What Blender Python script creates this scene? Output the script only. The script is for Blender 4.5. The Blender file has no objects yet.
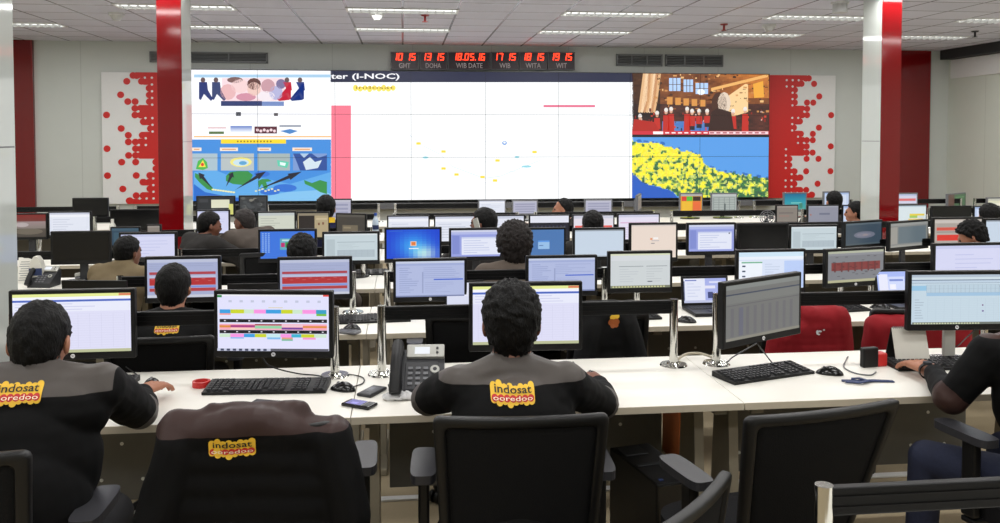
import bpy, bmesh, math, random
from mathutils import Vector, Matrix, noise
from mathutils.bvhtree import BVHTree
S = bpy.context.scene
COL = S.collection
R = math.radians
PI = math.pi
random.seed(7)

# ------------------------------------------------------------------ camera
F, H, TH, PT = 850.0, 1.8, R(6.5), R(2.0)
HORIZON = 136.0
CY = HORIZON + F * math.tan(PT)
CAM = Vector((0, 0, H))
FWD = Vector((math.sin(TH) * math.cos(PT), math.cos(TH) * math.cos(PT), -math.sin(PT)))
RT = Vector((math.cos(TH), -math.sin(TH), 0))
UP = RT.cross(FWD)


def ray(x, y):
    return FWD * F + RT * (x - 500) - UP * (y - CY)


def atY(x, y, Y):
    d = ray(x, y)
    return CAM + d * (Y / d.y)


def atZ(x, y, z):
    d = ray(x, y)
    return CAM + d * ((z - H) / d.z)


cd = bpy.data.cameras.new('camera')
cam = bpy.data.objects.new('camera', cd)
COL.objects.link(cam)
cam.matrix_world = Matrix.Translation(CAM) @ Matrix((RT, UP, -FWD)).transposed().to_4x4()
cd.sensor_width = 36
cd.lens = F / 1000 * 36
cd.shift_y = -(261.5 - CY) / 1000
cd.clip_start, cd.clip_end = 0.05, 100
S.camera = cam

S.view_settings.view_transform = 'Standard'
S.view_settings.look = 'None'
S.view_settings.gamma = 1
S.view_settings.exposure = 0
S.view_settings.use_curve_mapping = False
S.cycles.use_denoising = True
S.cycles.max_bounces = 6
S.cycles.diffuse_bounces = 4
S.cycles.glossy_bounces = 3
S.cycles.caustics_reflective = False
S.cycles.caustics_refractive = False
w = bpy.data.worlds.new('world')
S.world = w
w.use_nodes = True
w.node_tree.nodes['Background'].inputs[0].default_value = (0.6, 0.6, 0.65, 1)
w.node_tree.nodes['Background'].inputs[1].default_value = 0.1


# --------------------------------------------------------------- materials
def lin(c):
    return tuple((v / 255 / 12.92) if v / 255 <= 0.04045 else ((v / 255 + 0.055) / 1.055) ** 2.4 for v in c)


def mat(name, rgb, rough=0.5, metal=0.0, var=0.06, scale=30, bump=0.0, spec=0.5, coat=0.0, stretch=(1, 1, 1)):
    m = bpy.data.materials.new(name)
    m.use_nodes = True
    nt = m.node_tree
    b = nt.nodes['Principled BSDF']
    c = lin(rgb)
    tc = nt.nodes.new('ShaderNodeTexCoord')
    mp = nt.nodes.new('ShaderNodeMapping')
    mp.inputs['Scale'].default_value = stretch
    nz = nt.nodes.new('ShaderNodeTexNoise')
    nz.inputs['Scale'].default_value = scale
    nz.inputs['Detail'].default_value = 3
    nt.links.new(tc.outputs['Object'], mp.inputs[0])
    nt.links.new(mp.outputs[0], nz.inputs['Vector'])
    mx = nt.nodes.new('ShaderNodeMix')
    mx.data_type = 'RGBA'
    mx.inputs[6].default_value = (*[v * (1 - var) for v in c], 1)
    mx.inputs[7].default_value = (*[min(1, v * (1 + var)) for v in c], 1)
    nt.links.new(nz.outputs['Fac'], mx.inputs[0])
    nt.links.new(mx.outputs[2], b.inputs['Base Color'])
    b.inputs['Roughness'].default_value = rough
    b.inputs['Metallic'].default_value = metal
    b.inputs['Specular IOR Level'].default_value = spec
    b.inputs['Coat Weight'].default_value = coat
    if bump:
        bp = nt.nodes.new('ShaderNodeBump')
        bp.inputs['Strength'].default_value = bump
        bp.inputs['Distance'].default_value = 0.01
        nt.links.new(nz.outputs['Fac'], bp.inputs['Height'])
        nt.links.new(bp.outputs[0], b.inputs['Normal'])
    return m


def emis(name, rgb, strength=1.0):
    m = bpy.data.materials.new(name)
    m.use_nodes = True
    b = m.node_tree.nodes['Principled BSDF']
    b.inputs['Base Color'].default_value = (0.01, 0.01, 0.01, 1)
    b.inputs['Emission Color'].default_value = (*lin(rgb), 1)
    b.inputs['Emission Strength'].default_value = strength
    return m


def screen_mat(name, strength, rough=0.35):
    m = bpy.data.materials.new(name)
    m.use_nodes = True
    nt = m.node_tree
    b = nt.nodes['Principled BSDF']
    b.inputs['Base Color'].default_value = (0.008, 0.008, 0.009, 1)
    b.inputs['Roughness'].default_value = rough
    a = nt.nodes.new('ShaderNodeVertexColor')
    a.layer_name = 'Col'
    nt.links.new(a.outputs[0], b.inputs['Emission Color'])
    b.inputs['Emission Strength'].default_value = strength
    return m


def ceiling_mat():
    m = bpy.data.materials.new('ceiling_tiles')
    m.use_nodes = True
    nt = m.node_tree
    b = nt.nodes['Principled BSDF']
    tc = nt.nodes.new('ShaderNodeTexCoord')
    sx = nt.nodes.new('ShaderNodeSeparateXYZ')
    nt.links.new(tc.outputs['Object'], sx.inputs[0])

    def M(op, a, b_=None):
        n = nt.nodes.new('ShaderNodeMath')
        n.operation = op
        for i, v in enumerate((a, b_)):
            if v is None:
                continue
            if isinstance(v, (int, float)):
                n.inputs[i].default_value = v
            else:
                nt.links.new(v, n.inputs[i])
        return n.outputs[0]

    def line(out, off):
        f = M('FRACT', M('DIVIDE', M('ADD', out, 60 + off), 0.6))
        d = M('ABSOLUTE', M('SUBTRACT', f, 0.5))
        return M('GREATER_THAN', d, 0.5 - 0.022)
    ln = M('MAXIMUM', line(sx.outputs[0], 0.0), line(sx.outputs[1], 0.15))
    nz = nt.nodes.new('ShaderNodeTexNoise')
    nz.inputs['Scale'].default_value = 60
    nt.links.new(tc.outputs['Object'], nz.inputs['Vector'])
    # whole tiles differ a little in tone
    wn = nt.nodes.new('ShaderNodeTexWhiteNoise')
    wn.noise_dimensions = '2D'
    cb = nt.nodes.new('ShaderNodeCombineXYZ')
    nt.links.new(M('FLOOR', M('DIVIDE', M('ADD', sx.outputs[0], 60), 0.6)), cb.inputs[0])
    nt.links.new(M('FLOOR', M('DIVIDE', M('ADD', sx.outputs[1], 60.15), 0.6)), cb.inputs[1])
    nt.links.new(cb.outputs[0], wn.inputs[0])
    mx = nt.nodes.new('ShaderNodeMix')
    mx.data_type = 'RGBA'
    mx.inputs[6].default_value = (*lin((198, 197, 209)), 1)
    mx.inputs[7].default_value = (*lin((216, 215, 228)), 1)
    nt.links.new(M('ADD', M('MULTIPLY', nz.outputs['Fac'], 0.4), M('MULTIPLY', wn.outputs[0], 0.5)), mx.inputs[0])
    mx2 = nt.nodes.new('ShaderNodeMix')
    mx2.data_type = 'RGBA'
    nt.links.new(ln, mx2.inputs[0])
    nt.links.new(mx.outputs[2], mx2.inputs[6])
    mx2.inputs[7].default_value = (*lin((138, 136, 146)), 1)
    nt.links.new(mx2.outputs[2], b.inputs['Base Color'])
    nt.links.new(M('SUBTRACT', 0.85, M('MULTIPLY', ln, 0.62)), b.inputs['Roughness'])
    return m


def panel_wall_mat(name, rgb, seam, axis, off=0.0):
    """painted wall panels with vertical seams every `seam` metres"""
    m = mat(name, rgb, 0.55, var=0.03, scale=3)
    nt = m.node_tree
    b = nt.nodes['Principled BSDF']
    src = b.inputs['Base Color'].links[0].from_socket
    tc = nt.nodes.new('ShaderNodeTexCoord')
    sx = nt.nodes.new('ShaderNodeSeparateXYZ')
    nt.links.new(tc.outputs['Object'], sx.inputs[0])
    out = sx.outputs[axis]
    prev = out
    for op, v in (('ADD', 50 + off), ('DIVIDE', seam), ('FRACT', None), ('SUBTRACT', 0.5), ('ABSOLUTE', None), ('GREATER_THAN', 0.5 - 0.006 / seam)):
        n = nt.nodes.new('ShaderNodeMath')
        n.operation = op
        nt.links.new(prev, n.inputs[0])
        if v is not None:
            n.inputs[1].default_value = v
        prev = n.outputs[0]
    mx = nt.nodes.new('ShaderNodeMix')
    mx.data_type = 'RGBA'
    nt.links.new(prev, mx.inputs[0])
    nt.links.new(src, mx.inputs[6])
    mx.inputs[7].default_value = (*[v * 0.84 for v in lin(rgb)], 1)
    nt.links.new(mx.outputs[2], b.inputs['Base Color'])
    return m


def jacket_mat(name, zyoke, yoke, cloth, patches=(), sagx=0.0):
    """black cloth with a leather-look yoke above zyoke and elbow patches (object space)"""
    m = mat(name, cloth, 0.8, var=0.25, scale=18, bump=0.15, spec=0.18)
    nt = m.node_tree
    b = nt.nodes['Principled BSDF']
    src = b.inputs['Base Color'].links[0].from_socket
    tc = nt.nodes.new('ShaderNodeTexCoord')
    sx = nt.nodes.new('ShaderNodeSeparateXYZ')
    nt.links.new(tc.outputs['Object'], sx.inputs[0])

    def M(op, a, b_=None):
        n = nt.nodes.new('ShaderNodeMath')
        n.operation = op
        for i, v in enumerate((a, b_)):
            if v is None:
                continue
            if isinstance(v, (int, float)):
                n.inputs[i].default_value = v
            else:
                nt.links.new(v, n.inputs[i])
        return n.outputs[0]
    f = M('GREATER_THAN', sx.outputs[2], zyoke)
    if sagx:
        f = M('MULTIPLY', f, M('LESS_THAN', M('ABSOLUTE', sx.outputs[0]), sagx))
    for p, r in patches:
        d = nt.nodes.new('ShaderNodeVectorMath')
        d.operation = 'DISTANCE'
        nt.links.new(tc.outputs['Object'], d.inputs[0])
        d.inputs[1].default_value = p
        f = M('MAXIMUM', f, M('LESS_THAN', d.outputs['Value'], r))
    mx = nt.nodes.new('ShaderNodeMix')
    mx.data_type = 'RGBA'
    nt.links.new(f, mx.inputs[0])
    nt.links.new(src, mx.inputs[6])
    mx.inputs[7].default_value = (*lin(yoke), 1)
    nt.links.new(mx.outputs[2], b.inputs['Base Color'])
    nt.links.new(M('SUBTRACT', 0.8, M('MULTIPLY', f, 0.35)), b.inputs['Roughness'])
    return m


M_ = {}


def mm(k):
    return M_[k]


M_['white_top'] = mat('white_laminate', (236, 233, 224), 0.45, var=0.015, scale=4)
M_['edge'] = mat('beige_edge_band', (196, 186, 166), 0.5, var=0.05)
M_['leg_beige'] = mat('beige_painted_steel', (150, 142, 124), 0.5, var=0.05)
M_['leg_dark'] = mat('dark_painted_steel', (52, 48, 46), 0.5)
M_['modesty'] = mat('grey_modesty_board', (104, 102, 96), 0.6, var=0.1, scale=12)
M_['rivet'] = mat('white_rivet', (230, 230, 225), 0.4)
M_['rail'] = mat('black_rail_metal', (6, 6, 7), 0.5, var=0.1, spec=.25)
M_['rail_grey'] = mat('grey_anodised_metal', (120, 120, 120), 0.35, metal=0.6, var=0.1)
M_['chrome'] = mat('chrome', (215, 215, 210), 0.12, metal=1.0, var=0.03)
M_['black_plastic'] = mat('black_plastic', (9, 9, 10), 0.45, var=0.12, bump=0.02, spec=.35)
M_['black_gloss'] = mat('black_gloss_plastic', (14, 14, 15), 0.16, var=0.1)
M_['dark_grey_plastic'] = mat('dark_grey_plastic', (38, 39, 43), 0.45, var=0.1)
M_['grey_plastic'] = mat('grey_plastic', (105, 106, 110), 0.45, var=0.06)
M_['key'] = mat('key_plastic', (34, 34, 37), 0.5, var=0.15)
M_['key_letter'] = mat('key_legend', (150, 150, 150), 0.5, var=0.3, scale=300)
M_['silver'] = mat('silver_plastic', (178, 178, 172), 0.35, metal=0.2, var=0.04)
M_['light_grey'] = mat('light_grey_plastic', (196, 196, 196), 0.45, var=0.04)
M_['badge'] = mat('white_badge', (225, 225, 228), 0.3)
M_['off_screen'] = mat('dark_glass', (8, 8, 10), 0.22, var=0.1)
M_['mesh_cloth'] = mat('black_mesh_cloth', (14, 14, 15), 0.85, var=0.4, scale=260, bump=0.2, spec=0.2)
M_['seat_cloth'] = mat('black_seat_cloth', (20, 20, 22), 0.9, var=0.3, scale=120, bump=0.2, spec=0.2)
M_['chair_plastic'] = mat('chair_plastic', (11, 11, 12), 0.45, var=0.1, spec=.4)
M_['pad'] = mat('grey_arm_pad', (46, 46, 50), 0.45, var=0.06)
M_['red_gloss'] = mat('red_gloss_panel', (116, 10, 15), 0.08, var=0.03, scale=2, spec=0.6)
M_['white_gloss'] = mat('white_gloss_panel', (200, 205, 200), 0.06, var=0.02, scale=2, spec=0.7)
M_['red_flat'] = mat('red_vinyl', (205, 28, 24), 0.5, var=0.03)
M_['white_board'] = mat('white_board', (226, 226, 226), 0.5, var=0.02)
M_['vent'] = mat('vent_paint', (120, 122, 124), 0.5)
M_['vent_dark'] = mat('vent_void', (42, 43, 45), 0.8)
M_['white_paint'] = mat('white_paint', (222, 222, 220), 0.4, var=0.02)
M_['red_metal'] = mat('red_sprinkler', (150, 24, 24), 0.35)
M_['skin'] = mat('skin', (166, 112, 86), 0.5, var=0.08, scale=40)
M_['skin_dark'] = mat('skin_tan', (124, 80, 62), 0.5, var=0.08, scale=40)
M_['hair'] = mat('black_hair', (7, 6, 6), 0.55, var=0.4, scale=140, bump=0.6, spec=0.2, stretch=(1, 1, 0.35))
M_['hair_brown'] = mat('brown_black_hair', (26, 19, 17), 0.6, var=0.5, scale=140, bump=0.6, spec=0.3, stretch=(1, 1, 0.35))
M_['hair_grey'] = mat('greying_hair', (44, 39, 38), 0.6, var=0.4, scale=140, bump=0.5, spec=0.3)
M_['eye'] = mat('eye', (40, 30, 28), 0.2)
M_['denim'] = mat('dark_denim', (30, 36, 60), 0.85, var=0.3, scale=90, bump=0.1)
M_['trouser'] = mat('black_trousers', (24, 24, 28), 0.85, var=0.2)
M_['shoe'] = mat('black_shoe', (18, 17, 17), 0.4)
M_['cable'] = mat('black_cable', (20, 20, 20), 0.5)
M_['cable_white'] = mat('off_white_cable', (190, 182, 160), 0.5)
M_['tape_red'] = mat('red_tape', (190, 40, 38), 0.45)
M_['navy'] = mat('navy_ribbon', (34, 50, 92), 0.6, var=0.15)
M_['paper'] = mat('paper', (228, 226, 218), 0.6, var=0.02)
M_['cal_grey'] = mat('grey_card', (206, 204, 194), 0.6, var=0.03)
M_['wrap'] = mat('crumpled_clear_wrap', (205, 205, 205), 0.12, var=0.2, scale=40, bump=0.6)
M_['logo_yellow'] = mat('logo_yellow', (236, 190, 52), 0.6, var=0.04)
M_['logo_red'] = mat('logo_red', (196, 38, 34), 0.6, var=0.04)
M_['logo_black'] = mat('logo_black', (32, 26, 20), 0.6)
M_['logo_pale'] = mat('logo_pale', (246, 236, 210), 0.6)
M_['orange'] = mat('orange_board', (168, 88, 36), 0.6, var=0.08)
M_['post_it'] = mat('yellow_note', (240, 196, 40), 0.6)
M_['bottle'] = mat('clear_blue_bottle', (188, 204, 220), 0.15, var=0.1)
M_['bottle_cap'] = mat('blue_cap', (40, 80, 170), 0.4)
M_['screen'] = screen_mat('lit_screen', 1.0)
M_['wall_screen'] = screen_mat('video_wall_screen', 1.1, 0.5)
M_['tube'] = emis('fluorescent_diffuser', (250, 252, 246), 1.6)
M_['led_red'] = emis('red_led', (255, 52, 24), 4.5)
M_['clock_box'] = mat('clock_black', (40, 22, 34), 0.35)
M_['clock_text'] = mat('clock_caption', (205, 196, 200), 0.5)


# ------------------------------------------------------------ mesh builder
class B:
    def __init__(self):
        self.bm = bmesh.new()

    def _tag(self, faces, mi, sm):
        for f in faces:
            f.material_index = mi
            f.smooth = sm

    def box(self, c, s, rot=None, bev=0.0, mi=0, seg=2, taper=None):
        t = bmesh.new()
        bmesh.ops.create_cube(t, size=1)
        for v in t.verts:
            k = 1
            if taper:
                k = taper if v.co.z > 0 else 1
            v.co = Vector((v.co.x * s[0] * k, v.co.y * s[1] * k, v.co.z * s[2]))
        if bev:
            bmesh.ops.bevel(t, geom=t.edges[:], offset=bev, segments=seg, profile=0.5, affect='EDGES')
        m = Matrix.Translation(c)
        if rot is not None:
            m = m @ (rot.to_4x4() if isinstance(rot, Matrix) else Matrix.Rotation(rot, 4, 'Z'))
        bmesh.ops.transform(t, matrix=m, verts=t.verts)
        self._merge(t, mi, bool(bev) and False)
        return self

    def _merge(self, t, mi, sm):
        vm = {v: self.bm.verts.new(v.co) for v in t.verts}
        for f in t.faces:
            try:
                n = self.bm.faces.new([vm[v] for v in f.verts])
            except ValueError:
                continue
            n.material_index = mi
            n.smooth = sm
        t.free()

    def cyl(self, p0, p1, r0, r1=None, seg=16, mi=0, sm=True, caps=True):
        r1 = r0 if r1 is None else r1
        p0, p1 = Vector(p0), Vector(p1)
        q = (p1 - p0).to_track_quat('Z', 'Y')
        a, b = [], []
        for i in range(seg):
            t = 2 * PI * i / seg
            d = q @ Vector((math.cos(t), math.sin(t), 0))
            a.append(self.bm.verts.new(p0 + d * r0))
            b.append(self.bm.verts.new(p1 + d * r1))
        for i in range(seg):
            f = self.bm.faces.new((a[i], a[(i + 1) % seg], b[(i + 1) % seg], b[i]))
            f.material_index, f.smooth = mi, sm
        if caps:
            for l in (a[::-1], b):
                f = self.bm.faces.new([self.bm.verts.new(v.co) for v in l])
                f.material_index = mi
        return self

    def ell(self, c, r, rot=None, seg=16, rings=10, mi=0):
        m = Matrix.Translation(c)
        if rot is not None:
            m = m @ rot.to_4x4()
        m = m @ Matrix.Diagonal((*r, 1))
        t = bmesh.new()
        bmesh.ops.create_uvsphere(t, u_segments=seg, v_segments=rings, radius=1)
        bmesh.ops.transform(t, matrix=m, verts=t.verts)
        self._merge(t, mi, True)
        return self

    def cap(self, p0, p1, r0, r1, seg=14):
        self.ell(p0, (r0,) * 3, seg=seg, rings=8)
        self.ell(p1, (r1,) * 3, seg=seg, rings=8)
        if (Vector(p1) - Vector(p0)).length > 1e-4:
            self.cyl(p0, p1, r0, r1, seg)
        return self

    def tube(self, pts, r, seg=6, mi=0):
        pts = [Vector(p) for p in pts]
        rings = []
        for i, p in enumerate(pts):
            t = (pts[min(i + 1, len(pts) - 1)] - pts[max(i - 1, 0)]).normalized()
            q = t.to_track_quat('Z', 'Y')
            rings.append([self.bm.verts.new(p + q @ Vector((math.cos(2 * PI * k / seg) * r, math.sin(2 * PI * k / seg) * r, 0))) for k in range(seg)])
        for a, b in zip(rings, rings[1:]):
            for k in range(seg):
                f = self.bm.faces.new((a[k], a[(k + 1) % seg], b[(k + 1) % seg], b[k]))
                f.material_index, f.smooth = mi, True
        for l in (rings[0][::-1], rings[-1]):
            f = self.bm.faces.new([self.bm.verts.new(v.co) for v in l])
            f.material_index = mi
        return self

    def poly(self, pts, mi=0):
        f = self.bm.faces.new([self.bm.verts.new(p) for p in pts])
        f.material_index = mi
        return self

    def prism(self, poly, axis, a, b, mi=0):
        """extrude a 2-D outline along an axis: axis 'Y' outline is (x, z); 'X' is (y, z); 'Z' is (x, y)"""
        def P(p, t):
            return {'Y': (p[0], t, p[1]), 'X': (t, p[0], p[1]), 'Z': (p[0], p[1], t)}[axis]
        va = [self.bm.verts.new(P(p, a)) for p in poly]
        vb = [self.bm.verts.new(P(p, b)) for p in poly]
        n = len(poly)
        fs = [self.bm.faces.new(va[::-1]), self.bm.faces.new(vb)]
        for i in range(n):
            fs.append(self.bm.faces.new((va[i], va[(i + 1) % n], vb[(i + 1) % n], vb[i])))
        for f in fs:
            f.material_index = mi
        bmesh.ops.recalc_face_normals(self.bm, faces=fs)
        return self

    def build(self, name, mats, parent=None, loc=None, kind=None):
        me = bpy.data.meshes.new(name)
        bmesh.ops.recalc_face_normals(self.bm, faces=self.bm.faces[:]) if False else None
        self.bm.to_mesh(me)
        self.bm.free()
        return link(name, me, mats, parent, loc, kind)


def link(name, me, mats, parent=None, loc=None, kind=None):
    o = bpy.data.objects.new(name, me)
    COL.objects.link(o)
    for m in (mats if isinstance(mats, (list, tuple)) else [mats]):
        me.materials.append(mm(m) if isinstance(m, str) else m)
    if parent:
        o.parent = parent
    if loc is not None:
        o.location = loc
    if kind:
        o['kind'] = kind
    return o


def tag(o, label, cat, group=None, kind=None):
    o['label'] = label
    o['category'] = cat
    if group:
        o['group'] = group
    if kind:
        o['kind'] = kind
    return o


def thing(name, label, cat, loc=(0, 0, 0), rz=0.0, group=None):
    o = bpy.data.objects.new(name, None)
    COL.objects.link(o)
    o.empty_display_size = 0.1
    o.location = loc
    o.rotation_euler = (0, 0, rz)
    return tag(o, label, cat, group)


_text = {}


def text_polys(s, bold=0.0):
    """filled outlines of a string in the built-in font, unit height, starting at x = 0: list of polygons, and the width"""
    k = (s, bold)
    if k not in _text:
        cu = bpy.data.curves.new('txt', 'FONT')
        cu.body = s
        cu.offset = bold
        cu.resolution_u = 2
        o = bpy.data.objects.new('txt', cu)
        COL.objects.link(o)
        dg = bpy.context.evaluated_depsgraph_get()
        me = o.evaluated_get(dg).to_mesh()
        tb = bmesh.new()
        tb.from_mesh(me)
        bmesh.ops.triangulate(tb, faces=tb.faces[:])
        ps = [[(v.co.x, v.co.y) for v in f.verts] for f in tb.faces]
        tb.free()
        o.evaluated_get(dg).to_mesh_clear()
        bpy.data.objects.remove(o)
        bpy.data.curves.remove(cu)
        xs = [x for p in ps for x, y in p]
        x0, x1 = min(xs), max(xs)
        _text[k] = ([[(x - x0, y) for x, y in p] for p in ps], x1 - x0)
    return _text[k]


def text_in(s, x0, y0, x1, y1, bold=0.0):
    """string fitted into a box (x right, y up)"""
    ps, wd = text_polys(s, bold)
    ys = [y for p in ps for x, y in p]
    a, b = min(ys), max(ys)
    return [[(x0 + x / wd * (x1 - x0), y0 + (y - a) / (b - a) * (y1 - y0)) for x, y in p] for p in ps]


# ------------------------------------------------------- coloured polygons
def colour_mesh(name, polys, to3, material, parent=None, eps=0.0003, nrm=Vector((0, -1, 0)), loc=None):
    """polys: (points2d, colour or list of corner colours); later ones lie in front"""
    vs, fs, cs = [], [], []
    lay = 0
    for i, pl in enumerate(polys):
        pts, c = pl[0], pl[1]
        off = nrm * (eps * (pl[2] if len(pl) > 2 else i))
        st = len(vs)
        for p in pts:
            vs.append(Vector(to3(*p)) + off)
        fs.append(list(range(st, st + len(pts))))
        if isinstance(c, list):
            cs += [(*lin(k), 1) for k in c]
        else:
            cs += [(*lin(c), 1)] * len(pts)
    me = bpy.data.meshes.new(name)
    me.from_pydata(vs, [], fs)
    at = me.color_attributes.new('Col', 'FLOAT_COLOR', 'CORNER')
    at.data.foreach_set('color', [v for c in cs for v in c])
    return link(name, me, material, parent, loc)


def rect(x0, y0, x1, y1, c, c2=None):
    pts = [(x0, y0), (x1, y0), (x1, y1), (x0, y1)]
    return (pts, c if c2 is None else [c, c, c2, c2])


def disc(cx, cy, rx, ry, c, n=14):
    return ([(cx + rx * math.cos(2 * PI * k / n), cy + ry * math.sin(2 * PI * k / n)) for k in range(n)], c)


def clip(poly, x0, y0, x1, y1):
    def cut(ps, f, inter):
        out = []
        for i, p in enumerate(ps):
            q = ps[i - 1]
            if f(p):
                if not f(q):
                    out.append(inter(q, p))
                out.append(p)
            elif f(q):
                out.append(inter(q, p))
        return out

    def ix(v):
        return lambda a, b: (v, a[1] + (b[1] - a[1]) * (v - a[0]) / (b[0] - a[0]))

    def iy(v):
        return lambda a, b: (a[0] + (b[0] - a[0]) * (v - a[1]) / (b[1] - a[1]), v)
    for f, g in ((lambda p: p[0] >= x0, ix(x0)), (lambda p: p[0] <= x1, ix(x1)), (lambda p: p[1] >= y0, iy(y0)), (lambda p: p[1] <= y1, iy(y1))):
        poly = cut(poly, f, g)
        if len(poly) < 3:
            return []
    return poly
# ----------------------------------------------------------------- the room
ZC = H + 1.38          # ceiling
YW = 13.0              # wall behind the video wall
XL, XR, YB = -6.3, 8.85, -2.6


def struct(name, b, m, **k):
    return b.build(name, m, kind='structure', **k)


def floor_mat():
    m = mat('carpet', (164, 150, 124), 0.95, var=0.35, scale=220, bump=0.3, spec=0.1)
    return m


struct('floor', B().box(((XL + XR) / 2, (YW + YB) / 2, -0.05), (XR - XL + .4, YW - YB + .4, 0.1)), floor_mat())
struct('ceiling', B().box((0, 0, 0.05), (XR - XL + .4, YW - YB + .4, 0.1)), ceiling_mat(), loc=(0, 0, ZC))
bpy.data.objects['ceiling'].location = (0, 0, ZC)
for v in bpy.data.objects['ceiling'].data.vertices:
    v.co.x += (XL + XR) / 2
    v.co.y += (YW + YB) / 2
WM = panel_wall_mat('wall_paint', (200, 204, 200), 1.2, 0, 0.25)
WR = panel_wall_mat('wall_paint_side', (206, 210, 200), 1.25, 1, 0.4)
struct('wall_back', B().box(((XL + XR) / 2, YW + 0.05, ZC / 2), (XR - XL + .2, 0.1, ZC)), WM)
struct('wall_left', B().box((XL - 0.05, (YW + YB) / 2, ZC / 2), (0.1, YW - YB, ZC)), WR)
struct('wall_right', B().box((XR + 0.05, (YW + YB) / 2, ZC / 2), (0.1, YW - YB, ZC)), WR)
struct('wall_front', B().box(((XL + XR) / 2, YB - 0.05, ZC / 2), (XR - XL + .2, 0.1, ZC)), WM)
struct('baseboard_back', B().box(((XL + XR) / 2, YW - 0.01, 0.05), (XR - XL, 0.02, 0.1)), 'grey_plastic')
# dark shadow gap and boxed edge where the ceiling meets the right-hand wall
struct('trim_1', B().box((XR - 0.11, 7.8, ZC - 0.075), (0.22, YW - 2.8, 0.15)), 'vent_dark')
struct('trim_2', B().box((XR - 0.02, 7.8, ZC - 0.30), (0.04, YW - 2.8, 0.3), bev=.008), 'white_board')
# white cable strip on the carpet
struct('trim_3', B().box((1.3, 4.18, 0.006), (7.6, 0.045, 0.012), bev=.003), 'white_paint')

# glossy pilasters on the back wall
for i, (xa, xb) in enumerate(((6, 33), (893, 930.5))):
    a, b_ = atY(xa, 100, YW - .06), atY(xb, 100, YW - .06)
    struct('pillar', B().box(((a.x + b_.x) / 2, YW - 0.03, ZC / 2), (b_.x - a.x, 0.06, ZC - .002), bev=.004), 'red_gloss')

# free-standing columns, red glass on the face and white glass on the sides


def column(x0, x1, y0, y1):
    o = struct('pillar', B().box(((x0 + x1) / 2, (y0 + y1) / 2, ZC / 2), (x1 - x0, y1 - y0, ZC - .002)), 'white_gloss')
    p = B()
    p.box(((x0 + x1) / 2, y0 - 0.006, ZC / 2), (x1 - x0 + .004, 0.012, ZC - .004), bev=.003)
    p.build('red_panel', 'red_gloss', o)
    q = B()
    for zz in (ZC * .55,):
        q.box(((x0 + x1) / 2, (y0 + y1) / 2, zz), (x1 - x0 + .002, y1 - y0 - .02, 0.006))
    q.build('panel_joint', 'grey_plastic', o)


ca = atY(17.0, 240, 4.24)
column(ca.x - .24, ca.x, 3.88, 4.24)
a, b_ = atY(160, 240, 7.83), atY(184, 240, 7.83)
column(a.x, b_.x, 7.83, 8.17)
a, b_ = atY(880, 150, 7.83), atY(899, 150, 7.83)
column(a.x, b_.x, 7.83, 8.17)


# ----------------------------------------------------------- ceiling fittings
def ceiling_light(cx, cy, label):
    t = thing('ceiling_light', label, 'ceiling light', (cx, cy, ZC), 0, 'recessed ceiling lights')
    b = B()
    for sx_ in (-1, 1):
        b.box((sx_ * .6, 0, -.006), (.025, .31, .012))
    for sy_ in (-1, 1):
        b.box((0, sy_ * .148, -.006), (1.2, .02, .012))
    b.build('frame', 'white_paint', t)
    B().box((0, 0, -.003), (1.17, .28, .004)).build('diffuser', 'tube', t)
    b = B()
    for k in range(13):
        b.box((-.54 + k * .09, 0, -.014), (.006, .27, .022))
    b.box((0, 0, -.014), (1.16, .006, .022))
    b.build('louver', 'light_grey', t)


LX = [-2.4, 0, 2.4, 4.8, 7.2]
names = ['beside the red-faced column', 'above the clocks', 'above the white presentation area', 'above the hall broadcast', 'by the dark shadow gap']
for i, x in enumerate(LX):
    for j, (y, wd) in enumerate(((9.45, 'nearer'), (11.15, 'farther'))):
        if i == 3 and j:
            pass
        ceiling_light(x, y, f'recessed louvred strip light, {wd} of the two ceiling rows, {names[i]}')
for x in (-4.8,):
    ceiling_light(x, 11.15, 'recessed louvred strip light between the near white column and red-faced column')

LIGHT_W = 18.5


def area(x, y, p, sx=1.15, sy=.28):
    l = bpy.data.lights.new('luminaire_light', 'AREA')
    l.shape = 'RECTANGLE'
    l.size, l.size_y = sx, sy
    l.energy = p
    l.color = (1.0, 0.995, 0.975)
    o = bpy.data.objects.new('luminaire_light', l)
    COL.objects.link(o)
    o.location = (x, y, ZC - .035)
    return o


for x in [-4.8] + LX:
    for y in (-1.0, .8, 2.5, 4.25, 6.0, 7.7, 9.45, 11.15):
        area(x, y, LIGHT_W)


def smoke_detector(px, py, label):
    p = atZ(px, py, ZC)
    t = thing('smoke_detector', label, 'smoke detector', (p.x, p.y, ZC), 0, 'ceiling smoke detectors')
    B().cyl((0, 0, 0), (0, 0, -.03), .085, .085, 20).build('base', 'white_paint', t)
    B().cyl((0, 0, -.03), (0, 0, -.085), .075, .035, 20).build('sensor_head', 'light_grey', t)


smoke_detector(116.5, 13, 'round white smoke detector left of the red-faced column')
smoke_detector(377, 12.5, 'round smoke detector between the strip lights above the clocks')
smoke_detector(769, 24.5, 'round smoke detector over the hall broadcast')


def sprinkler(px, py, label, m='red_metal'):
    p = atZ(px, py, ZC)
    t = thing('sprinkler', label, 'sprinkler', (p.x, p.y, ZC), 0, 'ceiling sprinklers')
    B().cyl((0, 0, 0), (0, 0, -.015), .05, .04, 14).build('rosette', m, t)
    B().cyl((0, 0, -.015), (0, 0, -.075), .014, .014, 10).cyl((0, 0, -.075), (0, 0, -.082), .032, .032, 12).build('nozzle', m, t)


sprinkler(425, 15, 'small red sprinkler head on the ceiling above the clocks')
sprinkler(724, 24, 'small red sprinkler head by the light over the broadcast')
sprinkler(975, 31, 'small dark sprinkler head near the shadow gap', 'dark_grey_plastic')

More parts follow.
